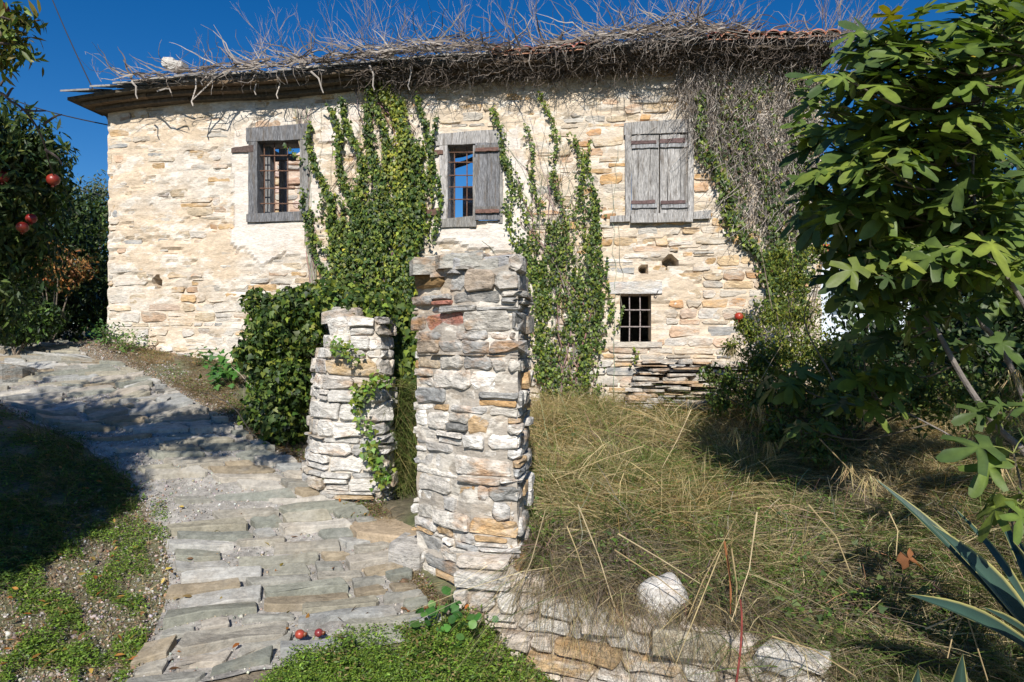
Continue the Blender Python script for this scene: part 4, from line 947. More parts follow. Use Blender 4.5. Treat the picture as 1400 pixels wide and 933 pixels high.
g = [slope_grass('', BANK, 9000, (.08, .25), (.003, .006), [STRAW2, GRN, GRN2, DRY], None, bend=(.3, 1.1)),
     tufts(BANK, 620, 38, (.12, .52), (.0015, .0075), [STRAW, DRY, GRN, GRN2, PST, STRAW2, GREYB]),
     tufts([(722, 545), (860, 545), (960, 580), (1060, 640), (1000, 720), (850, 740), (722, 700)], 420, 42, (.25, .72), (.0015, .007), [STRAW, PST, GRN2, GRN, OCH, STRAW], rad=.07, common=.4),
     tufts([(722, 545), (830, 545), (835, 570), (722, 590)], 60, 40, (.35, .7), (.0025, .0045), [STRAW, PST, GRN2, OCH], rad=.08, common=.3),
     tufts([(1080, 600), (1180, 570), (1330, 600), (1300, 700), (1160, 690)], 120, 44, (.3, .6), (.0025, .005), [STRAW, OCH, STRAW2, PST], common=.7),
     tufts([(860, 650), (1080, 640), (1120, 800), (1000, 820)], 130, 40, (.22, .5), (.0025, .005), [PST, STRAW, STRAW2, GRN2, (.15, .24, .04)], common=.6),
     tufts([(960, 545), (1100, 530), (1400, 520), (1400, 620), (1200, 600), (1000, 600)], 150, 40, (.35, .75), (.0028, .005), [GRN2, STRAW, PST, GRN, OCH], rad=.09, common=.5),
     tufts([(1080, 690), (1400, 640), (1400, 930), (1150, 900)], 150, 36, (.15, .4), (.0028, .005), [GRN, DRY, GRN2, STRAW2, GREYB], rad=.06, common=.6),
     slope_grass('', [(1000, 740), (1250, 800), (1300, 930), (1100, 900)], 5000, (.06, .2), (.003, .006), [GRN, GRN2, (.06, .10, .03), DRY], [.3, .3, .2, .2])]
stuff('grass', g, M_GRASS, 'tall straw and green wild grass covering the bank right of the pillar')
g = [slope_grass('', [(722, 690), (820, 700), (960, 760), (1060, 850), (1075, 890), (900, 850), (800, 830), (722, 780)], 5200, (.12, .34), (.0016, .0032), [GREYB, DRY, (.34, .29, .22), (.13, .10, .08)], None, lean=(.1, -.35, .35), spread=.8, bend=(.5, 1.2), lift=.06, seg=5),
     slope_grass('', [(715, 745), (760, 750), (900, 830), (1000, 850), (1060, 880), (880, 850), (720, 800)], 1300, (.18, .42), (.0016, .003), [GREYB, DRY, STRAW], None, lean=(.1, -.8, .2), spread=.5, bend=(1., 1.9), lift=.08, seg=5),
     slope_grass('', [(1000, 820), (1200, 850), (1300, 930), (1100, 940), (1040, 900)], 4500, (.1, .3), (.0016, .003), [GREYB, DRY, (.3, .26, .2)], None, spread=.8, bend=(.5, 1.3), lift=.05)]
stuff('dead_grass', g, M_GRASS, 'grey brown thatch of dead stalks hanging over the low retaining wall')
# long single straws
mb = MB()
for (a, b, Y) in (((790, 690), (840, 830), 3.7), ((845, 730), (960, 800), 3.6), ((840, 752), (950, 830), 3.6), ((985, 755), (925, 905), 3.3), ((1035, 700), (1000, 850), 3.3), ((880, 610), (760, 655), 4.6), ((700, 830), (745, 700), 3.8), ((1105, 690), (1165, 790), 3.2),
                  ((870, 560), (945, 590), 5), ((945, 560), (905, 640), 5), ((1215, 700), (1225, 760), 3.), ((1265, 860), (1320, 835), 2.9), ((1320, 835), (1350, 930), 2.8), ((1320, 835), (1295, 900), 2.8), ((1055, 870), (1170, 925), 3.), ((930, 870), (1000, 720), 3.5), ((1000, 750), (1005, 850), 3.4), ((775, 720), (800, 790), 3.7), ((1120, 600), (1220, 690), 4.4), ((1040, 520), (1070, 470), 6)):
    p, q = at(*a, Y), at(*b, Y-.1); tube(mb, [p, (p+q)/2+Vector((R.uniform(-.03, .03), 0, R.uniform(-.02, .03))), q], .0035, .002, R.choice([STRAW, (.5, .4, .24), (.36, .27, .14)]), 4)
tube(mb, smooth_pts([at(1003, 960, 3.1), at(1012, 890, 3.15), at(1014, 845, 3.2), at(1012, 820, 3.2)], 4), .006, .004, (.22, .05, .04), 5)
tube(mb, smooth_pts([at(990, 740, 3.5), at(998, 790, 3.45), at(999, 840, 3.4)], 3), .006, .004, (.25, .10, .04), 5)
mb2 = MB(); mb.mk('straw_stalks', M_TWIG, kind='stuff', label='long pale broken stalks lying across the dry grass bank')
for i in range(330):
    x, y = polypts([(722, 590), (960, 570), (1250, 620), (1350, 900), (1080, 880), (900, 850), (722, 770)], 1)[0]; p = gp(x, y); q_ = walk(p+Vector((0, 0, R.uniform(0, .12))), (R.gauss(0, .8), R.gauss(-.2, .6), R.uniform(.1, .9)), R.randint(3, 5), R.uniform(.05, .12), R.choice([.06, .3]), (0, 0, -.08))
    tube(mb2, q_, R.uniform(.0012, .0028), .001, tuple(v*R.uniform(.6, 1.2) for v in R.choice([(.42, .34, .2), (.24, .19, .14), (.16, .11, .08), (.5, .42, .28)])))
mb2.mk('dry_stems', M_TWIG, kind='stuff', label='brown broken stems tangled through the grass of the bank')
# drooping seed heads of the tall grass on the right
V = []
c = []
for (x, y, Y) in ((1035, 560, 5.2), (1003, 590, 5.), (1390, 560, 3.5), (1385, 515, 3.7), (1180, 560, 5), (1160, 640, 4.4), (1190, 660, 4.2), (1310, 560, 4.2), (1000, 480, 6.4), (1085, 520, 6), (1050, 610, 5), (1365, 640, 3.6)):
    p = at(x, y, Y); P = np.array([p+Vector((R.gauss(0, .02), R.gauss(0, .02), R.uniform(0, .04))) for _ in range(30)]); n = len(P)
    c.append(blades(P, rng.uniform(.06, .17, n), rng.uniform(.003, .005, n), np.stack([rng.normal(0, .35, n), rng.normal(-.1, .3, n), -1+rng.normal(0, .2, n)], 1), rng.uniform(0, .2, n), rc(n, STRAW, (.5, .4, .22))))
stuff('seed_heads', c, M_GRASS, 'drooping straw coloured seed heads of reed grass on the bank')
# leafy undergrowth on the bank
def cover(poly, n, size, cols, wts=None, h=.05, thr=.5, sc=.03, tm=None, sd=0, j=.3):
    pp = polypts(poly, int(n*2.4)); m = fbm(pp[:, 0]*sc, pp[:, 1]*sc*1.8, sd+40, 4); pp = pp[m > thr][:n]
    P = gp_np(pp); n = len(P); k = vn(P[:, 0]*9, P[:, 1]*9, sd)
    P[:, 2] += rng.uniform(0, 1, n)*h*(.3+1.2*k); nv = np.array([0, -.25, 1])+rng.normal(0, .45, (n, 3)); T = rvec(n)*[1, 1, .35]+[0, 0, .2]
    return inst(tm or tmpl_oval(), P, T, nv, rng.uniform(.5, 1.3, n)*size, rc(n, *cols, j=j, wts=wts))
LIM = (.18, .27, .035); LG = (.13, .21, .03); MG = (.08, .14, .025)
stuff('undergrowth', [cover([(722, 600), (900, 600), (1100, 700), (1300, 800), (1350, 930), (1120, 940), (1060, 890), (900, 840), (722, 770)], 14000, .024, [MG, LG, (.12, .17, .05), DRY], None, h=.2, thr=.44, sd=21), cover([(722, 620), (900, 620), (1100, 700), (1300, 780), (1350, 930), (1120, 940), (1060, 890), (900, 840), (722, 770)], 1300, .034, [MG, (.08, .12, .04), (.13, .17, .06)], None, h=.22, thr=.55, sd=25, tm=tmpl_ivy()),
    cover([(735, 750), (800, 780), (790, 820), (740, 800)], 500, .02, [LIM, LG], None, h=.1, thr=.2, sd=23)], M_LEAF, 'small leafy green weeds mixed through the dry grass of the bank')
stuff('ground_cover', [
    cover([(350, 945), (420, 893), (470, 880), (560, 865), (640, 850), (700, 868), (740, 900), (770, 960), (340, 960)], 30000, .016, [LIM, LG, MG], [.4, .4, .2], h=.06, thr=.25, sd=1),
    cover([(370, 950), (470, 890), (640, 858), (740, 905), (760, 960)], 6000, .022, [LIM, LG, MG, (.2, .16, .06)], None, h=.10, thr=.45, sd=7)], M_LEAF, 'low lime green weeds spreading over the ground below the pillar')
stuff('weeds', [
    cover([(0, 800), (60, 770), (160, 690), (215, 700), (245, 780), (235, 860), (170, 940), (0, 960)], 16000, .018, [LIM, LG, MG], [.35, .4, .25], h=.05, thr=.50, sc=.022, sd=2),
    cover([(300, 735), (330, 735), (330, 745), (300, 745)], 160, .016, [LIM, LG], None, h=.02, thr=.1, sd=3), cover([(210, 690), (232, 700), (228, 720), (205, 715)], 300, .016, [LIM, LG], None, h=.05, thr=.1, sd=4)], M_LEAF, 'patches of small bright green weeds on the sunny verge left of the lane')
stuff('shaded_weeds', [
    cover([(-30, 560), (60, 575), (150, 625), (200, 690), (150, 720), (0, 820), (-40, 830)], 13000, .022, [MG, IVD, LG], [.5, .3, .2], h=.07, thr=.42, sd=5),
    slope_grass('', [(-30, 560), (60, 575), (150, 625), (205, 690), (100, 740), (0, 800), (-40, 830)], 6500, (.06, .2), (.003, .005), [GRN, (.06, .1, .025), GRN2, DRY], None, thr=.42)], M_LEAF, 'dark weeds and short grass on the shaded bank left of the lane')
stuff('verge_grass', [
    slope_grass('', [(140, 470), (340, 500), (345, 560), (430, 640), (440, 668), (380, 615), (300, 560), (180, 500)], 8000, (.03, .13), (.0018, .004), [(.24, .17, .10), DRY, STRAW2, (.16, .09, .05)], None, spread=.8, thr=.4),
    slope_grass('', [(440, 660), (520, 680), (580, 800), (640, 850), (600, 860), (540, 780), (480, 700)], 3000, (.03, .13), (.0018, .004), [(.24, .17, .10), DRY, STRAW2], None, spread=.8, thr=.4),
    slope_grass('', [(190, 470), (240, 480), (240, 500), (200, 500)], 700, (.06, .16), (.0018, .004), [(.40, .24, .12), STRAW], None, spread=.5),
    slope_grass('', [(0, 790), (100, 740), (200, 700), (240, 800), (180, 930), (0, 930)], 1800, (.04, .16), (.0018, .003), [DRY, STRAW, STRAW2, GREYB], None, spread=.8),
    cover([(140, 468), (340, 505), (430, 640), (300, 560)], 3000, .022, [MG, LG, DRY], None, h=.04, thr=.52, sd=9), cover([(450, 665), (520, 680), (600, 830), (540, 790)], 1800, .018, [MG, LG, DRY, (.25, .12, .06)], None, h=.05, thr=.48, sd=11)], M_GRASS, 'dry brown grass and scattered weeds along the edges of the lane')
pp = np.vstack([polypts([(0, 560), (240, 700), (250, 930), (0, 930)], 150), polypts([(560, 830), (650, 830), (640, 870), (540, 870)], 40), polypts([(140, 480), (440, 640), (560, 780), (420, 660), (300, 570)], 70), polypts([(240, 620), (560, 850), (250, 930)], 40)])
P = gp_np(pp); n = len(P); P[:, 2] += .045
V, F, C = inst(tmpl_oval(), P, rvec(n)*[1, 1, .3], np.array([0, 0, 1])+rng.normal(0, .4, (n, 3)), rng.uniform(.02, .06, n), rc(n, (.42, .20, .05), (.34, .12, .03), (.45, .32, .08), (.20, .11, .05), j=.2))
mk('fallen_leaves', V, F, C, M_LEAF, kind='stuff', label='curled orange and brown fallen leaves littering the verges')

# leafy plants one can point to
def leafy(name, px, py, n, rad, hgt, size, cols, label, cat='plant', Y=None, tm=None, stems=6, flat=.8):
    b = gp(px, py) if Y is None else at(px, py, Y); t = empty(name, b, label, cat); mb = MB(); tips = []
    for i in range(stems):
        pts = walk(b, (R.gauss(0, .5), R.gauss(0, .5), 1), 5, hgt/5, .2); tube(mb, pts, .004, .002, (.12, .14, .04)); tips += pts[2:]
    mb.mk('stem', M_TWIG, t); k = rng.integers(0, len(tips), n); P = np.array([tuple(tips[i]) for i in k])+rng.normal(0, rad*.42, (n, 3))*[1, 1, flat]
    P[:, 2] = np.maximum(P[:, 2], b.z+.01); T = rvec(n)*[1, 1, .5]+[0, -.2, -.1]; nv = np.array([0, -.7, .9])+rng.normal(0, .35, (n, 3))
    V, F, C = inst(tm or tmpl_oval(), P, T, nv, rng.uniform(.7, 1.2, n)*size, rc(n, *cols, j=.2)); mk('leaves', V, F, C, M_LEAF, t); return t
def tmpl_round():
    P = [(0, .45, -.01)]+[(.5*math.sin(a)*(1.0), .5-.5*math.cos(a)+(.08 if i in (1, 8) else 0), -.05+.05*math.cos(3*a)) for i, a in enumerate(np.linspace(0, 2*math.pi, 9, endpoint=False))]
    return np.array(P), np.array([(0, i, i % 9+1) for i in range(1, 10)])
leafy('broadleaf_weed', 608, 872, 44, .12, .20, .055, [(.05, .17, .03), (.04, .12, .025), (.09, .2, .04)], 'broad leaved bright green weed growing at the foot of the tall pillar', tm=tmpl_round(), stems=9)
leafy('young_mallow', 318, 528, 130, .28, .32, .085, [(.06, .17, .03), (.09, .2, .04)], 'light green leafy plant on the verge left of the ivy bush', tm=tmpl_ivy(), stems=10)
leafy('nettle_clump', 172, 482, 240, .20, .24, .05, [(.12, .20, .04), (.09, .16, .03)], 'pale green weed clump against the foot of the house, right of the blue scrap', stems=9)
leafy('nettle_clump', 143, 470, 220, .22, .22, .05, [(.05, .12, .03), (.08, .15, .03)], 'darker green weed clump at the left corner of the house', stems=9)
leafy('fern_tuft', 272, 500, 110, .15, .18, .05, [(.07, .14, .03), (.2, .14, .06)], 'small sparse weed tuft below the lower left stones of the house', stems=5)
p = gp(124, 462); V, F = sph_vf(p+Vector((0, 0, .05)), .085, 12, 8, .5, .28); mk('plastic_scrap', V, F, (.02, .28, .42), M_RAG, label='crumpled turquoise plastic scrap on the gravel by the house corner', cat='litter')

# ------------------------------------------------------------------ FIG TREE
def fig_template(seed):
    rr = random.Random(seed); half = [(.24, -.08), (.38, .02), (.32, .13), (.10, .24), (.33, .38), (.50, .58), (.43, .72), (.28, .62), (.085, .45), (.14, .72), (.155, .95), (.07, 1.10)]
    half = [(x*rr.uniform(.95, 1.25), y*rr.uniform(.95, 1.05)) for x, y in half]
    mid = [(.0, .06), (0, .33), (0, .62), (0, .9)]
    pts = half+[(-x*rr.uniform(.9, 1.1), y) for x, y in half[::-1]]; V = [(0, .33)]+[(0, 0)]+half[:]+[(0, 1.12)]+pts[len(half):]
    c1, c2, c3 = rr.uniform(.25, .6), rr.uniform(.05, .3), rr.uniform(-.2, .2)
    out = [(x, y, -c1*(y*y*.5)-.25*x*x+c2*abs(x)*(1-abs(x))+c3*x*y+.03*math.sin(x*9+y*7)) for x, y in V]
    n = len(V)-1; F = [(0, i, i % n+1) for i in range(1, n+1)]
    return np.array(out), np.array(F)
FT = [fig_template(s) for s in range(5)]
FCOL = [(.095, .145, .027), (.068, .110, .024), (.13, .175, .030), (.052, .088, .026), (.17, .21, .036)]
def fig_cols(tv, c): C = np.tile(np.array(c), (len(tv), 1)); C[0] = np.array(c)*1.35+np.array([.03, .03, .0]); C[1] = C[0]; return C
fig = empty('fig_tree', (3.0, 3.7, .3), 'large leafy fig tree leaning in from the right with long grey limbs', 'tree')
limbs = {'a': ([(1470, 830, 3.7), (1420, 650, 3.6), (1362, 582, 3.6), (1318, 520, 3.65), (1285, 460, 3.7), (1262, 424, 3.8), (1238, 340, 3.9), (1200, 210, 4.0)], .024),
         'b': ([(1470, 830, 3.7), (1440, 520, 3.4), (1390, 400, 3.3), (1348, 342, 3.3), (1330, 220, 3.3), (1370, 40, 3.2)], .016),
         'c': ([(1420, 600, 4.4), (1365, 470, 4.3), (1288, 400, 4.3), (1255, 350, 4.4), (1215, 260, 4.5), (1150, 200, 4.6)], .022),
         'd': ([(1440, 520, 3.4), (1480, 300, 3.0), (1470, 60, 2.8)], .02), 'e': ([(1470, 830, 3.7), (1400, 760, 3.1), (1380, 700, 2.9)], .012), 'f': ([(1140, 520, 5.), (1100, 440, 5.), (1120, 380, 4.9)], .008),
         'h': ([(1470, 830, 3.7), (1700, 400, 3.1), (2138, -137, 2.4)], .03), 'i': ([(1470, 830, 3.7), (1600, 500, 3.8), (1726, 151, 4.0)], .03),
         'g': ([(1315, 605, 4.0), (1270, 580, 4.1), (1200, 545, 4.3)], .008)}
LP_ = []
for k, (c, r) in limbs.items():
    pts = smooth_pts([at(*p) for p in c], 6); mb = MB(); tube(mb, pts, r*.85, r*.3, (.20, .175, .155), 8); mb.mk('limb', M_BARK, fig); LP_ += pts[3:]
mb = MB(); tube(mb, [Vector((3.05, 3.7, .1)), Vector((3.08, 3.7, .5)), at(1470, 830, 3.7), at(1470, 780, 3.7)], .07, .04, (.25, .22, .2), 9); mb.mk('trunk', M_BARK, fig)
CROWN = [(1410, 0), (1335, 5), (1325, 60), (1280, 50), (1250, 60), (1228, 40), (1180, 60), (1165, 105), (1135, 105), (1120, 150), (1105, 200), (1098, 270), (1130, 330), (1140, 380), (1190, 400), (1240, 440), (1290, 400), (1340, 380), (1410, 440)]
HOLES = [((1160, 165), 24), ((1150, 195), 18), ((1315, 88), 16), ((1290, 45), 26), ((1372, 98), 10), ((1150, 340), 10)]
cp = [(x, y) for x, y in polypts(CROWN, 420) if all(math.hypot(x-h[0][0], y-h[0][1]) > h[1]+8 for h in HOLES)]
cl = []
for (x, y) in cp:
    if all(math.hypot(x-a, y-b) > 13 for a, b, _ in cl): cl.append((x, y, R.uniform(2.9, 3.4) if y < 130 else R.uniform(3.0, 4.5) if x > 1150 else R.uniform(3.5, 4.4)))
    if len(cl) >= 138: break
cl += [(1245, 395, 3.7), (1215, 300, 3.6), (1200, 520, 4.1), (1385, 620, 2.9), (1395, 690, 2.7), (1370, 250, 3.0), (1140, 120, 4.3), (1180, 75, 4.2), (1235, 70, 4.1), (1150, 235, 4.2), (1120, 290, 4.2), (1215, 510, 4.0), (1170, 555, 4.2), (1100, 585, 4.6), (1065, 515, 4.9), (1240, 470, 3.9), (1330, 470, 3.8), (1300, 430, 3.9), (1180, 470, 4.4), (1390, 560, 3.3)]
off = [(R.uniform(2.4, 5.0), R.uniform(1.3, 3.2), R.uniform(2.3, 4.0)) for _ in range(30)]+[(R.uniform(3.6, 5.2), R.uniform(3., 4.6), R.uniform(1.8, 3.3)) for _ in range(22)]
off = [o for o in off if (o[0]/o[1])*FPX > 760 and not (o[2] > 3.3 and o[0] < 3.2)]
leaves = []; tw = MB(); pet = MB()
for i, c in enumerate(cl+off):
    inf = i < len(cl); tip = at(*c) if inf else Vector(c)
    b = min(LP_, key=lambda p: (p-tip).length+abs(p.z-tip.z)*.2 if p.z < tip.z+.1 else 9); dist = (tip-b).length
    mid = (b+tip)/2+Vector((R.gauss(0, .05), R.gauss(0, .05), -.12*dist)); pts = smooth_pts([b, mid, tip], 4)
    if dist < 1.5: tube(tw, pts, .006, .004, (.13, .11, .08), 5)
    ax = (pts[-1]-pts[-3]).normalized()
    for q in range(R.randint(8, 11) if inf else 7):
        a = 2.4*q+R.random(); o = pts[-1-(q//4)]; rad = Vector((math.cos(a), math.sin(a), 0)); pd = (rad+Vector((0, 0, R.uniform(-.1, .9)))).normalized(); pl_ = R.uniform(.05, .12)
        e = o+pd*pl_; S = R.choice([R.uniform(.075, .14), R.uniform(.12, .215)])*(1. if inf else 1.3)
        hi_ = min(1., max(0., (tip.z-2.2)/1.2)); T = (rad+Vector((0, -.15, R.uniform(-1.0, .2)+.75*hi_))).normalized(); nv = Vector((R.gauss(0, .3), -.55+R.gauss(0, .3), .8))
        cc = R.choices(range(5), [.28, .25, .22, .17, .08])[0] if R.random() > .007 else 9
        leaves.append((e, T, nv, S, R.randrange(5), cc, inf)); tube(pet, [o, (o+e)/2+Vector((0, 0, .008)), e], .0028, .002, (.24, .27, .07), 3)
tw.mk('twigs', M_BARK, fig, kind='stuff'); pet.mk('leaf_stalks', M_LEAF, fig, kind='stuff')
leaves.sort(key=lambda l: l[0].y if l[6] else 99)
meshes = {}
def fig_mesh(k, c):
    if (k, c) not in meshes:
        tv, tf = FT[k]; me = bpy.data.meshes.new('leaf'); me.from_pydata(tv.tolist(), [], tf.tolist()); me.update()
        cc = (.34, .27, .03) if c == 9 else FCOL[c]; C = fig_cols(tv, cc); a = me.color_attributes.new('col', 'FLOAT_COLOR', 'POINT'); a.data.foreach_set('color', np.hstack([C, np.ones((len(C), 1))]).astype(np.float32).ravel())
        me.polygons.foreach_set('use_smooth', np.ones(len(me.polygons), dtype=bool)); me.materials.append(M_FIG); meshes[(k, c)] = me
    return meshes[(k, c)]
for (e, T, nv, S, k, c, _) in leaves[:298]:
    o = bpy.data.objects.new('leaf', fig_mesh(k, c)); COL.objects.link(o); o.parent = fig; T = T.normalized(); X = T.cross(nv).normalized(); Z = X.cross(T)
    M = Matrix((X, T, Z)).transposed().to_4x4()@Matrix.Scale(S, 4); M.translation = e-wloc(fig); o.matrix_local = M
rest = leaves[298:]; pr = []
for k in range(5):
    g = [l for l in rest if l[4] == k]; P = np.array([tuple(l[0]) for l in g]); C = np.array([(.34, .27, .03) if l[5] == 9 else FCOL[l[5]] for l in g])*rng.uniform(.85, 1.2, (len(g), 1))
    pr.append(inst(FT[k], P, np.array([tuple(l[1]) for l in g]), np.array([tuple(l[2]) for l in g]), [l[3] for l in g], C))
V, F, C = join(pr); mk('foliage', V, F, C, M_FIG, fig, kind='stuff', smooth=True)

# ------------------------------------------------------------------ AGAVE
aga = empty('agave', (2.25, 2.75, .1), 'large agave with blue green leaves edged in yellow at the lower right corner', 'agave')
def agave_leaf(b, t, wd, sag=.1, roll=0., col=(.030, .062, .045)):
    b, t = Vector(b), Vector(t); ax = (t-b).normalized(); side = ax.cross(Vector((math.sin(roll), -.5, 1))).normalized(); up = side.cross(ax).normalized()
    if up.z < 0: up = -up
    V = []; C = []; n = 12
    for i in range(n+1):
        u = i/n; wv = wd*(.55+.9*u if u < .45 else (1-((u-.45)/.55)**1.6)*.955+.002); c = b.lerp(t, u)+Vector((0, 0, sag*math.sin(u*math.pi)))
        for j, v in enumerate((-1, -.74, 0, .74, 1)):
            V.append(c+side*(wv*.5*v)+up*(abs(v)*wv*.22+R.uniform(-.001, .001)))
            C.append((.40, .36, .12) if j in (0, 4) else tuple(x*(.8+.5*(j == 2)) for x in col))
    F = [(i*5+j, i*5+j+1, i*5+j+6, i*5+j+5) for i in range(n) for j in range(4)]
    mb = MB(); mb.add(V, F, C); o = mb.mk('leaf', M_AGAVE, aga); return o
ctr_ = (2.32, 2.8, .28)
for (tip, wd, sg) in (((1193, 652, 3.1), .085, .05), ((1272, 716, 2.9), .13, .04), ((1300, 690, 3.05), .09, .06), ((1385, 740, 2.55), .13, .05), ((1238, 812, 2.65), .12, .04), ((1343, 830, 2.45), .12, .02), ((1255, 912, 2.35), .11, .01), ((1316, 893, 2.25), .10, .02), ((1360, 700, 3.2), .1, .05), ((1440, 640, 2.9), .13, .05), ((1500, 700, 2.6), .13, .03), ((1400, 930, 2.3), .12, 0), ((1560, 800, 2.7), .13, .02)):
    t = at(*tip); ly = (Vector((ctr_[0], ctr_[1], 0))-Vector((t.x, t.y, 0))).normalized()*-.06; lb = Vector(ctr_)+ly
    if tip[1] > 885: lb = Vector((t.x+.02, t.y+.1, -.05))
    agave_leaf(lb, t, wd, sg, R.uniform(-.3, .3))
tv = FT[2][0].copy(); tv[:, 2] += .9*tv[:, 0]**2+.35*np.sin(tv[:, 1]*4); V, F, C = inst((tv, FT[2][1]), np.array([tuple(at(1232, 772, 3.05))]), np.array([[1., -.1, .15]]), np.array([[0, -.6, 1.]]), [.10], np.array([[.26, .11, .045]]))
mk('dry_leaf', V, F, C, M_FIG, smooth=True, label='curled orange dead leaf caught in the grass left of the agave', cat='leaf')

# ------------------------------------------------------------------ SHRUBS AND TREES AROUND
def shrub(name, label, cat, cen, rad, n, size, cols, wts=None, tm=None, base=None, stems=8, mat=None, flat=(1, 1, 1), shell=.4, trunk=None, j=.3, scol=(.2, .16, .12), group=None, up=.5):
    b = Vector(base) if base is not None else Vector((cen[0][0], cen[0][1], float(H(cen[0][0], cen[0][1]))))
    t = empty(name, b, label, cat, group); (V, F, C), P = cloud(cen, rad, n, size, cols, wts, tm, j, flat=flat, shell=shell, up=up); mk('foliage', V, F, C, mat or M_LEAF, t, kind='stuff' if False else None)
    mb = MB()
    for i in range(stems):
        c = Vector(cen[i % len(cen)]); r = rad[i % len(rad)]; e = c+Vector((R.gauss(0, r*.4), R.gauss(0, r*.4), R.uniform(0, r*.7))); tube(mb, smooth_pts([b, b.lerp(e, .5)+Vector((R.gauss(0, .08*r), R.gauss(0, .08*r), r*.15)), e], 4), trunk or .012, .004, scol, 5)
    mb.mk('trunk' if trunk else 'stem', M_BARK, t); return t
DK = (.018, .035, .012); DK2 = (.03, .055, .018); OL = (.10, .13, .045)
# pomegranate bush in front of the right part of the facade
def pos(x, y, Y): return tuple(at(x, y, Y))
pb = shrub('pomegranate_bush', 'yellow green pomegranate bush with one red fruit in front of the right facade', 'bush',
    [pos(1085, 380, 7.1), pos(1065, 350, 7.2), pos(1095, 430, 7.), pos(1050, 430, 7.), pos(1025, 455, 6.9), pos(1070, 480, 6.8), pos(1000, 475, 6.9), pos(1120, 340, 6.9), pos(1110, 480, 6.7), pos(1015, 440, 6.9), pos(1040, 500, 6.6)], [.22, .18, .26, .18, .16, .28, .12, .18, .28, .12, .25], 11000, .038,
    [(.17, .20, .03), (.11, .15, .025), (.22, .23, .035), (.06, .10, .02)], None, tmpl_oval(), base=pos(1085, 560, 6.9), stems=22, shell=.1)
def fruit(parent, px, py, Y, r, col, name='fruit', **kw):
    c = at(px, py, Y); V, F = sph_vf(c, r, 16, 12, .94, .012); mb = MB(); mb.add(V, F, col); cr_ = c+Vector((0, 0, -r*.9))
    for k in range(6):
        a = k*math.pi/3; u = Vector((math.cos(a), math.sin(a), 0)); s_ = Vector((-u.y, u.x, 0)); mb.add([cr_+u*r*.18-s_*r*.12, cr_+u*r*.18+s_*r*.12, cr_+u*r*.36+Vector((0, 0, -r*.42))], [(0, 1, 2)], tuple(v*.7 for v in col))
    return mb.mk(name, M_FRUIT, parent, smooth=True, **kw)
fruit(pb, 1010, 433, 6.85, .045, (.40, .04, .02))
# near pomegranate tree on the left, plus unseen leaf clumps added overhead to shade the lane
pt = empty('pomegranate_tree', (-4.1, 4.3, .9), 'dark pomegranate tree with ripe red fruits at the left edge', 'tree')
LNG = [np.array([(0, 0, 0), (.13, .3, .03), (.12, .65, .02), (0, 1, -.06), (-.12, .65, .02), (-.13, .3, .03), (0, .5, -.01)]), tmpl_oval()[1]]
PC_ = [(.05, .085, .025), (.08, .12, .025), (.03, .055, .02), (.13, .14, .03)]
gs = []
vis = [(10, 185, 3.9, .25), (50, 200, 3.95, .2), (20, 240, 4.0, .3), (60, 225, 4.1, .18), (30, 290, 4.2, .3), (60, 270, 4.2, .16), (5, 340, 4.3, .3), (-30, 200, 3.8, .4), (-30, 350, 4.2, .45), (75, 215, 4.2, .1), (40, 340, 4.5, .26), (-10, 420, 4.6, .3)]
(g1, _) = cloud([pos(*v[:3]) for v in vis], [v[3] for v in vis], 10500, .062, PC_, [.35, .25, .3, .1], LNG, shell=.2); gs.append(g1)
tops = [(8, 30, 2.7, .12), (30, 20, 2.7, .07), (15, 55, 2.7, .10), (28, 65, 2.7, .06), (5, 80, 2.8, .07), (-20, 50, 2.7, .2), (45, 25, 2.7, .04), (8, 95, 2.8, .03)]
(g2, _) = cloud([pos(*v[:3]) for v in tops], [v[3] for v in tops], 620, .052, [(.12, .16, .03), (.08, .12, .025), (.2, .17, .04)], None, LNG, shell=.1, flat=(1, 1, .8)); gs.append(g2)
ov = [(-2.75, 1.0, 4.3), (-3.5, 2.3, 4.3), (-2.8, 2.5, 4.25), (-4.5, 1.2, 4.2), (-2.9, .1, 4.3), (-3.6, .3, 4.4), (-2.55, 1.6, 4.2)]; ov = [(a-1.25, b-.5, c) for a, b, c in ov]; orad = [.8, .8, .5, 1.1, .9, 1., .5]  # unseen blobs above the view, added for the shade on the left
(g3, _) = cloud(ov, orad, 21000, .15, PC_, None, LNG, shell=.1, flat=(1, 1, .6)); gs.append(g3)
def cast(poly, n, z):
    G = gp_np(polypts(poly, n)); zz = z+rng.uniform(-.25, .25, len(G)); k = (zz-G[:, 2])/sdir.z; return np.stack([G[:, 0]+sdir.x*k, G[:, 1]+sdir.y*k, zz], 1)
Q = np.vstack([cast([(0, 590), (90, 605), (170, 640), (200, 672), (150, 705), (80, 748), (0, 790)], 420, 4.3), cast([(30, 560), (120, 590), (60, 600), (0, 590)], 50, 4.2), cast([(220, 560), (420, 600), (430, 640), (240, 620), (180, 590)], 34, 4.4), cast([(20, 500), (180, 520), (260, 545), (120, 560)], 9, 4.2)])  # added clumps set along the sun rays so their shadows fill these areas
k = rng.integers(0, len(Q), 15000); P = Q[k]+rng.normal(0, .05, (15000, 3)); gs.append(inst(LNG, P, rvec(15000), rvec(15000)+[0, 0, .8], rng.uniform(.07, .13, 15000), rc(15000, *PC_)))
V, F, C = join(gs); mk('foliage', V, F, C, M_LEAF, pt)
trunk = smooth_pts([(-4.1, 4.3, .8), (-4.0, 4.2, 1.6), (-3.9, 3.8, 2.6), (-3.6, 2.6, 3.9)], 5); mb = MB(); tube(mb, trunk, .10, .05, (.2, .17, .14), 8); mb.mk('trunk', M_BARK, pt)
mb = MB()
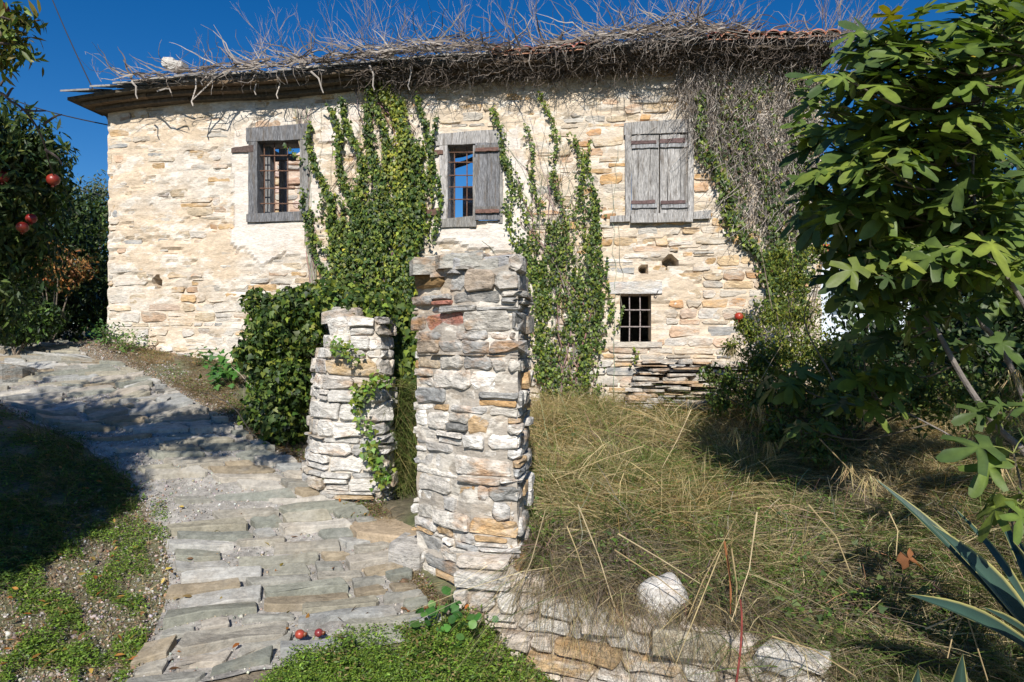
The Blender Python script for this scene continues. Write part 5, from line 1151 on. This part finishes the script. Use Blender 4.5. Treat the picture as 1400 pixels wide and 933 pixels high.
for o_ in ov: tube(mb, smooth_pts([trunk[9], Vector(trunk[9]).lerp(Vector(o_), .5)+Vector((0, 0, .3)), o_], 4), .04, .012, (.2, .17, .14), 5)
for c in ([(-40, 120, 3.2), (0, 127, 3.2), (14, 138, 3.2), (30, 148, 3.2), (48, 170, 3.25), (60, 195, 3.3), (68, 225, 3.4), (74, 240, 3.5)], [(10, 132, 3.2), (16, 122, 3.2), (19, 121, 3.2)], [(30, 150, 3.2), (45, 152, 3.2), (63, 152, 3.2)], [(62, 205, 3.3), (78, 215, 3.3), (85, 225, 3.3)], [(0, 118, 3.2), (8, 106, 3.2)],
          [(-30, 10, 2.6), (5, 25, 2.65), (28, 30, 2.7), (55, 28, 2.7)], [(-30, 60, 2.6), (5, 60, 2.65), (30, 62, 2.7)], [(60, 170, 3.3), (75, 160, 3.3), (85, 157, 3.3)]):
    tube(mb, smooth_pts([at(*q) for q in c], 4), .007, .003, (.09, .07, .06), 5)
for v in vis: tube(mb, smooth_pts([trunk[5], Vector(trunk[5]).lerp(at(*v[:3]), .5)+Vector((0, 0, .1)), at(*v[:3])], 4), .02, .005, (.2, .17, .14), 5)
mb.mk('branches', M_BARK, pt)
for (x, y, Y, r) in ((73, 246, 3.75, .034), (43, 299, 3.9, .030), (31, 311, 3.85, .032), (-1, 13, 2.7, .036), (3, 242, 3.8, .035)): fruit(pt, x, y, Y, r, R.choice([(.20, .012, .010), (.16, .012, .010), (.24, .02, .012)]))
# background growth on the left
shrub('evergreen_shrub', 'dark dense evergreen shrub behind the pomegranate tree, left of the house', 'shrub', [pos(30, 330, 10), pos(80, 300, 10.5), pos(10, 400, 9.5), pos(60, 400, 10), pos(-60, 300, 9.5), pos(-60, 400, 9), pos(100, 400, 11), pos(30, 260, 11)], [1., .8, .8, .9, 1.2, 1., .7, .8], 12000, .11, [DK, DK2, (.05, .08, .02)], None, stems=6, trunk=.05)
shrub('laurel_bush', 'sunlit green bush touching the left corner of the house', 'bush', [pos(128, 340, 12), pos(120, 390, 12), pos(135, 300, 12.5), pos(140, 420, 11.5), pos(110, 310, 13), pos(160, 380, 12)], [.5, .6, .4, .5, .5, .6], 8000, .09, [(.07, .12, .025), (.10, .14, .03), (.04, .07, .02)], None, stems=6, trunk=.04)
shrub('rusty_shrub', 'low shrub with rusty orange leaves in the shade left of the house', 'shrub', [pos(70, 345, 9.3), pos(90, 370, 9.3), pos(110, 365, 9.6), pos(60, 370, 9.1)], [.22, .3, .25, .2], 1500, .07, [(.28, .12, .04), (.34, .17, .06), (.1, .09, .03)], None, stems=6, shell=.1)
shrub('olive_tree', 'pale grey green loose tree rising behind the bush left of the house', 'tree', [pos(120, 270, 17), pos(100, 285, 17), pos(140, 262, 17), pos(160, 290, 17), pos(85, 310, 17)], [.6, .6, .5, .9, .6], 2600, .12, [(.13, .16, .10), (.09, .12, .06)], None, LNG, stems=8, trunk=.06, shell=.1)
for i, (x, y, Y, r, lb) in enumerate(((-120, 330, 14, 2.2, 'dark tall tree beyond the left end of the lane'), (60, 425, 11, .5, 'low dark green plants at the far end of the shaded lane'), (20, 440, 8.6, .3, 'small dark weed bush beside the lane under the pomegranate tree'))):
    shrub('dark_shrub' if i else 'dark_tree', lb, 'tree' if not i else 'shrub', [pos(x, y, Y), pos(x+40, y-5, Y)], [r, r*.8], 4500, .10 if not i else .07, [DK, DK2, MG], None, stems=4, trunk=.05 if not i else None)
# growth on the right, behind and under the fig tree
rb = [(1180, 430, 8.2, .55), (1250, 420, 8, .7), (1330, 420, 7.5, .75), (1400, 400, 7.2, .9), (1200, 480, 7, .45), (1290, 480, 6.6, .5), (1370, 480, 6.2, .5), (1150, 500, 6.8, .3), (1450, 350, 7, 1.1), (1240, 360, 9, .6), (1560, 420, 6, 1.), (1700, 420, 6, 1.1), (1800, 380, 7, 1.3)]
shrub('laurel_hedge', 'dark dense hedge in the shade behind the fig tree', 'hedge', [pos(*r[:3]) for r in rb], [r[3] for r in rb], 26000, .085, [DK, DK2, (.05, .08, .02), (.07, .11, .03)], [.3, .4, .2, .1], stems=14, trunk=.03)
rb = [(1150, 500, 5.9, .3), (1200, 520, 5.4, .3), (1260, 540, 5.0, .28), (1330, 545, 4.7, .28), (1040, 490, 6.6, .2), (1000, 520, 6.4, .18), (1040, 540, 6.2, .26), (1090, 540, 6.0, .3), (1140, 560, 5.6, .26), (1060, 590, 5.6, .2), (1120, 610, 5.2, .2), (970, 510, 6.8, .13), (1180, 540, 5.6, .26), (985, 545, 6.4, .16)]
shrub('bramble', 'dark tangled low bramble between the slate pile and the fig tree', 'bush', [pos(*r[:3]) for r in rb], [r[3] for r in rb], 8500, .05, [(.07, .11, .025), MG, (.14, .17, .04), (.10, .13, .03)], None, stems=20, shell=.1)
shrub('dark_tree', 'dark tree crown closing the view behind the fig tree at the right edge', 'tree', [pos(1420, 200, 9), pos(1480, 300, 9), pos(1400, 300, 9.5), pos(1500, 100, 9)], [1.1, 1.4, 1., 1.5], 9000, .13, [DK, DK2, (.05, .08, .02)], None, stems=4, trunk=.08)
shrub('distant_trees', 'row of far green trees beyond the house on the right', 'trees', [(x, 45, 3.0+R.uniform(-.5, .8)) for x in range(16, 60, 3)], [2.6]*15, 9000, .5, [DK2, MG], None, stems=15, trunk=.15)
shrub('distant_trees', 'row of far green trees beyond the lane on the left', 'trees', [(x, 40, 3.4+R.uniform(-.5, .8)) for x in range(-60, -16, 3)], [2.6]*15, 9000, .5, [DK2, MG], None, stems=15, trunk=.15)
# far white house
fh = empty('far_house', tuple(at(1128, 470, 26)), 'small far white house with orange tiled roof seen behind the fig leaves', 'house'); fh_c = at(1134, 420, 26)
V, F = box_vf((fh_c.x+.8, 27, 3.0), (1, 0, 0), (0, 1, 0), (0, 0, 1), 4.0, 3, 3.4); mb = MB(); mb.add(V, F, (.62, .68, .74)); mb.mk('wall', M_PLAST, fh)
V = [(fh_c.x-1.4, 25.2, 4.7), (fh_c.x+3.1, 25.2, 4.7), (fh_c.x+3.1, 28.8, 4.7), (fh_c.x-1.4, 28.8, 4.7), (fh_c.x-.1, 27, 5.5), (fh_c.x+1.8, 27, 5.5)]
mb = MB(); mb.add([Vector(v) for v in V], [(0, 1, 5, 4), (1, 2, 5), (2, 3, 4, 5), (3, 0, 4), (3, 2, 1, 0)], (.55, .16, .06)); mb.mk('roof', M_TILE, fh)
V, F = box_vf((fh_c.x+.2, 25.49, 3.2), (1, 0, 0), (0, 0, 1), (0, -1, 0), .8, 1.1, .04); mb = MB(); mb.add(V, F, (.12, .16, .2)); mb.mk('window', M_PLAST, fh)
# cables to the house corner
for (a, b, lb) in ((at(40, -80, 13), fm(-.01, fp(147, 172)[1], -.1), 'thin black cable dropping steeply from above to the house corner'), (at(-60, 100, 12), fm(-.01, fp(147, 170)[1], -.06), 'thin black cable running low from the left to the house corner'), (at(60, 232, 14), at(150, 268, 13), 'far thin cable above the shrubs left of the house')):
    mb = MB(); tube(mb, [a.lerp(b, t)+Vector((0, 0, -.12*math.sin(t*math.pi))) for t in np.linspace(0, 1, 14)], .009, .009, (.03, .03, .035), 5); mb.mk('cable', M_WIRE, label=lb, cat='cable', group='overhead cables')
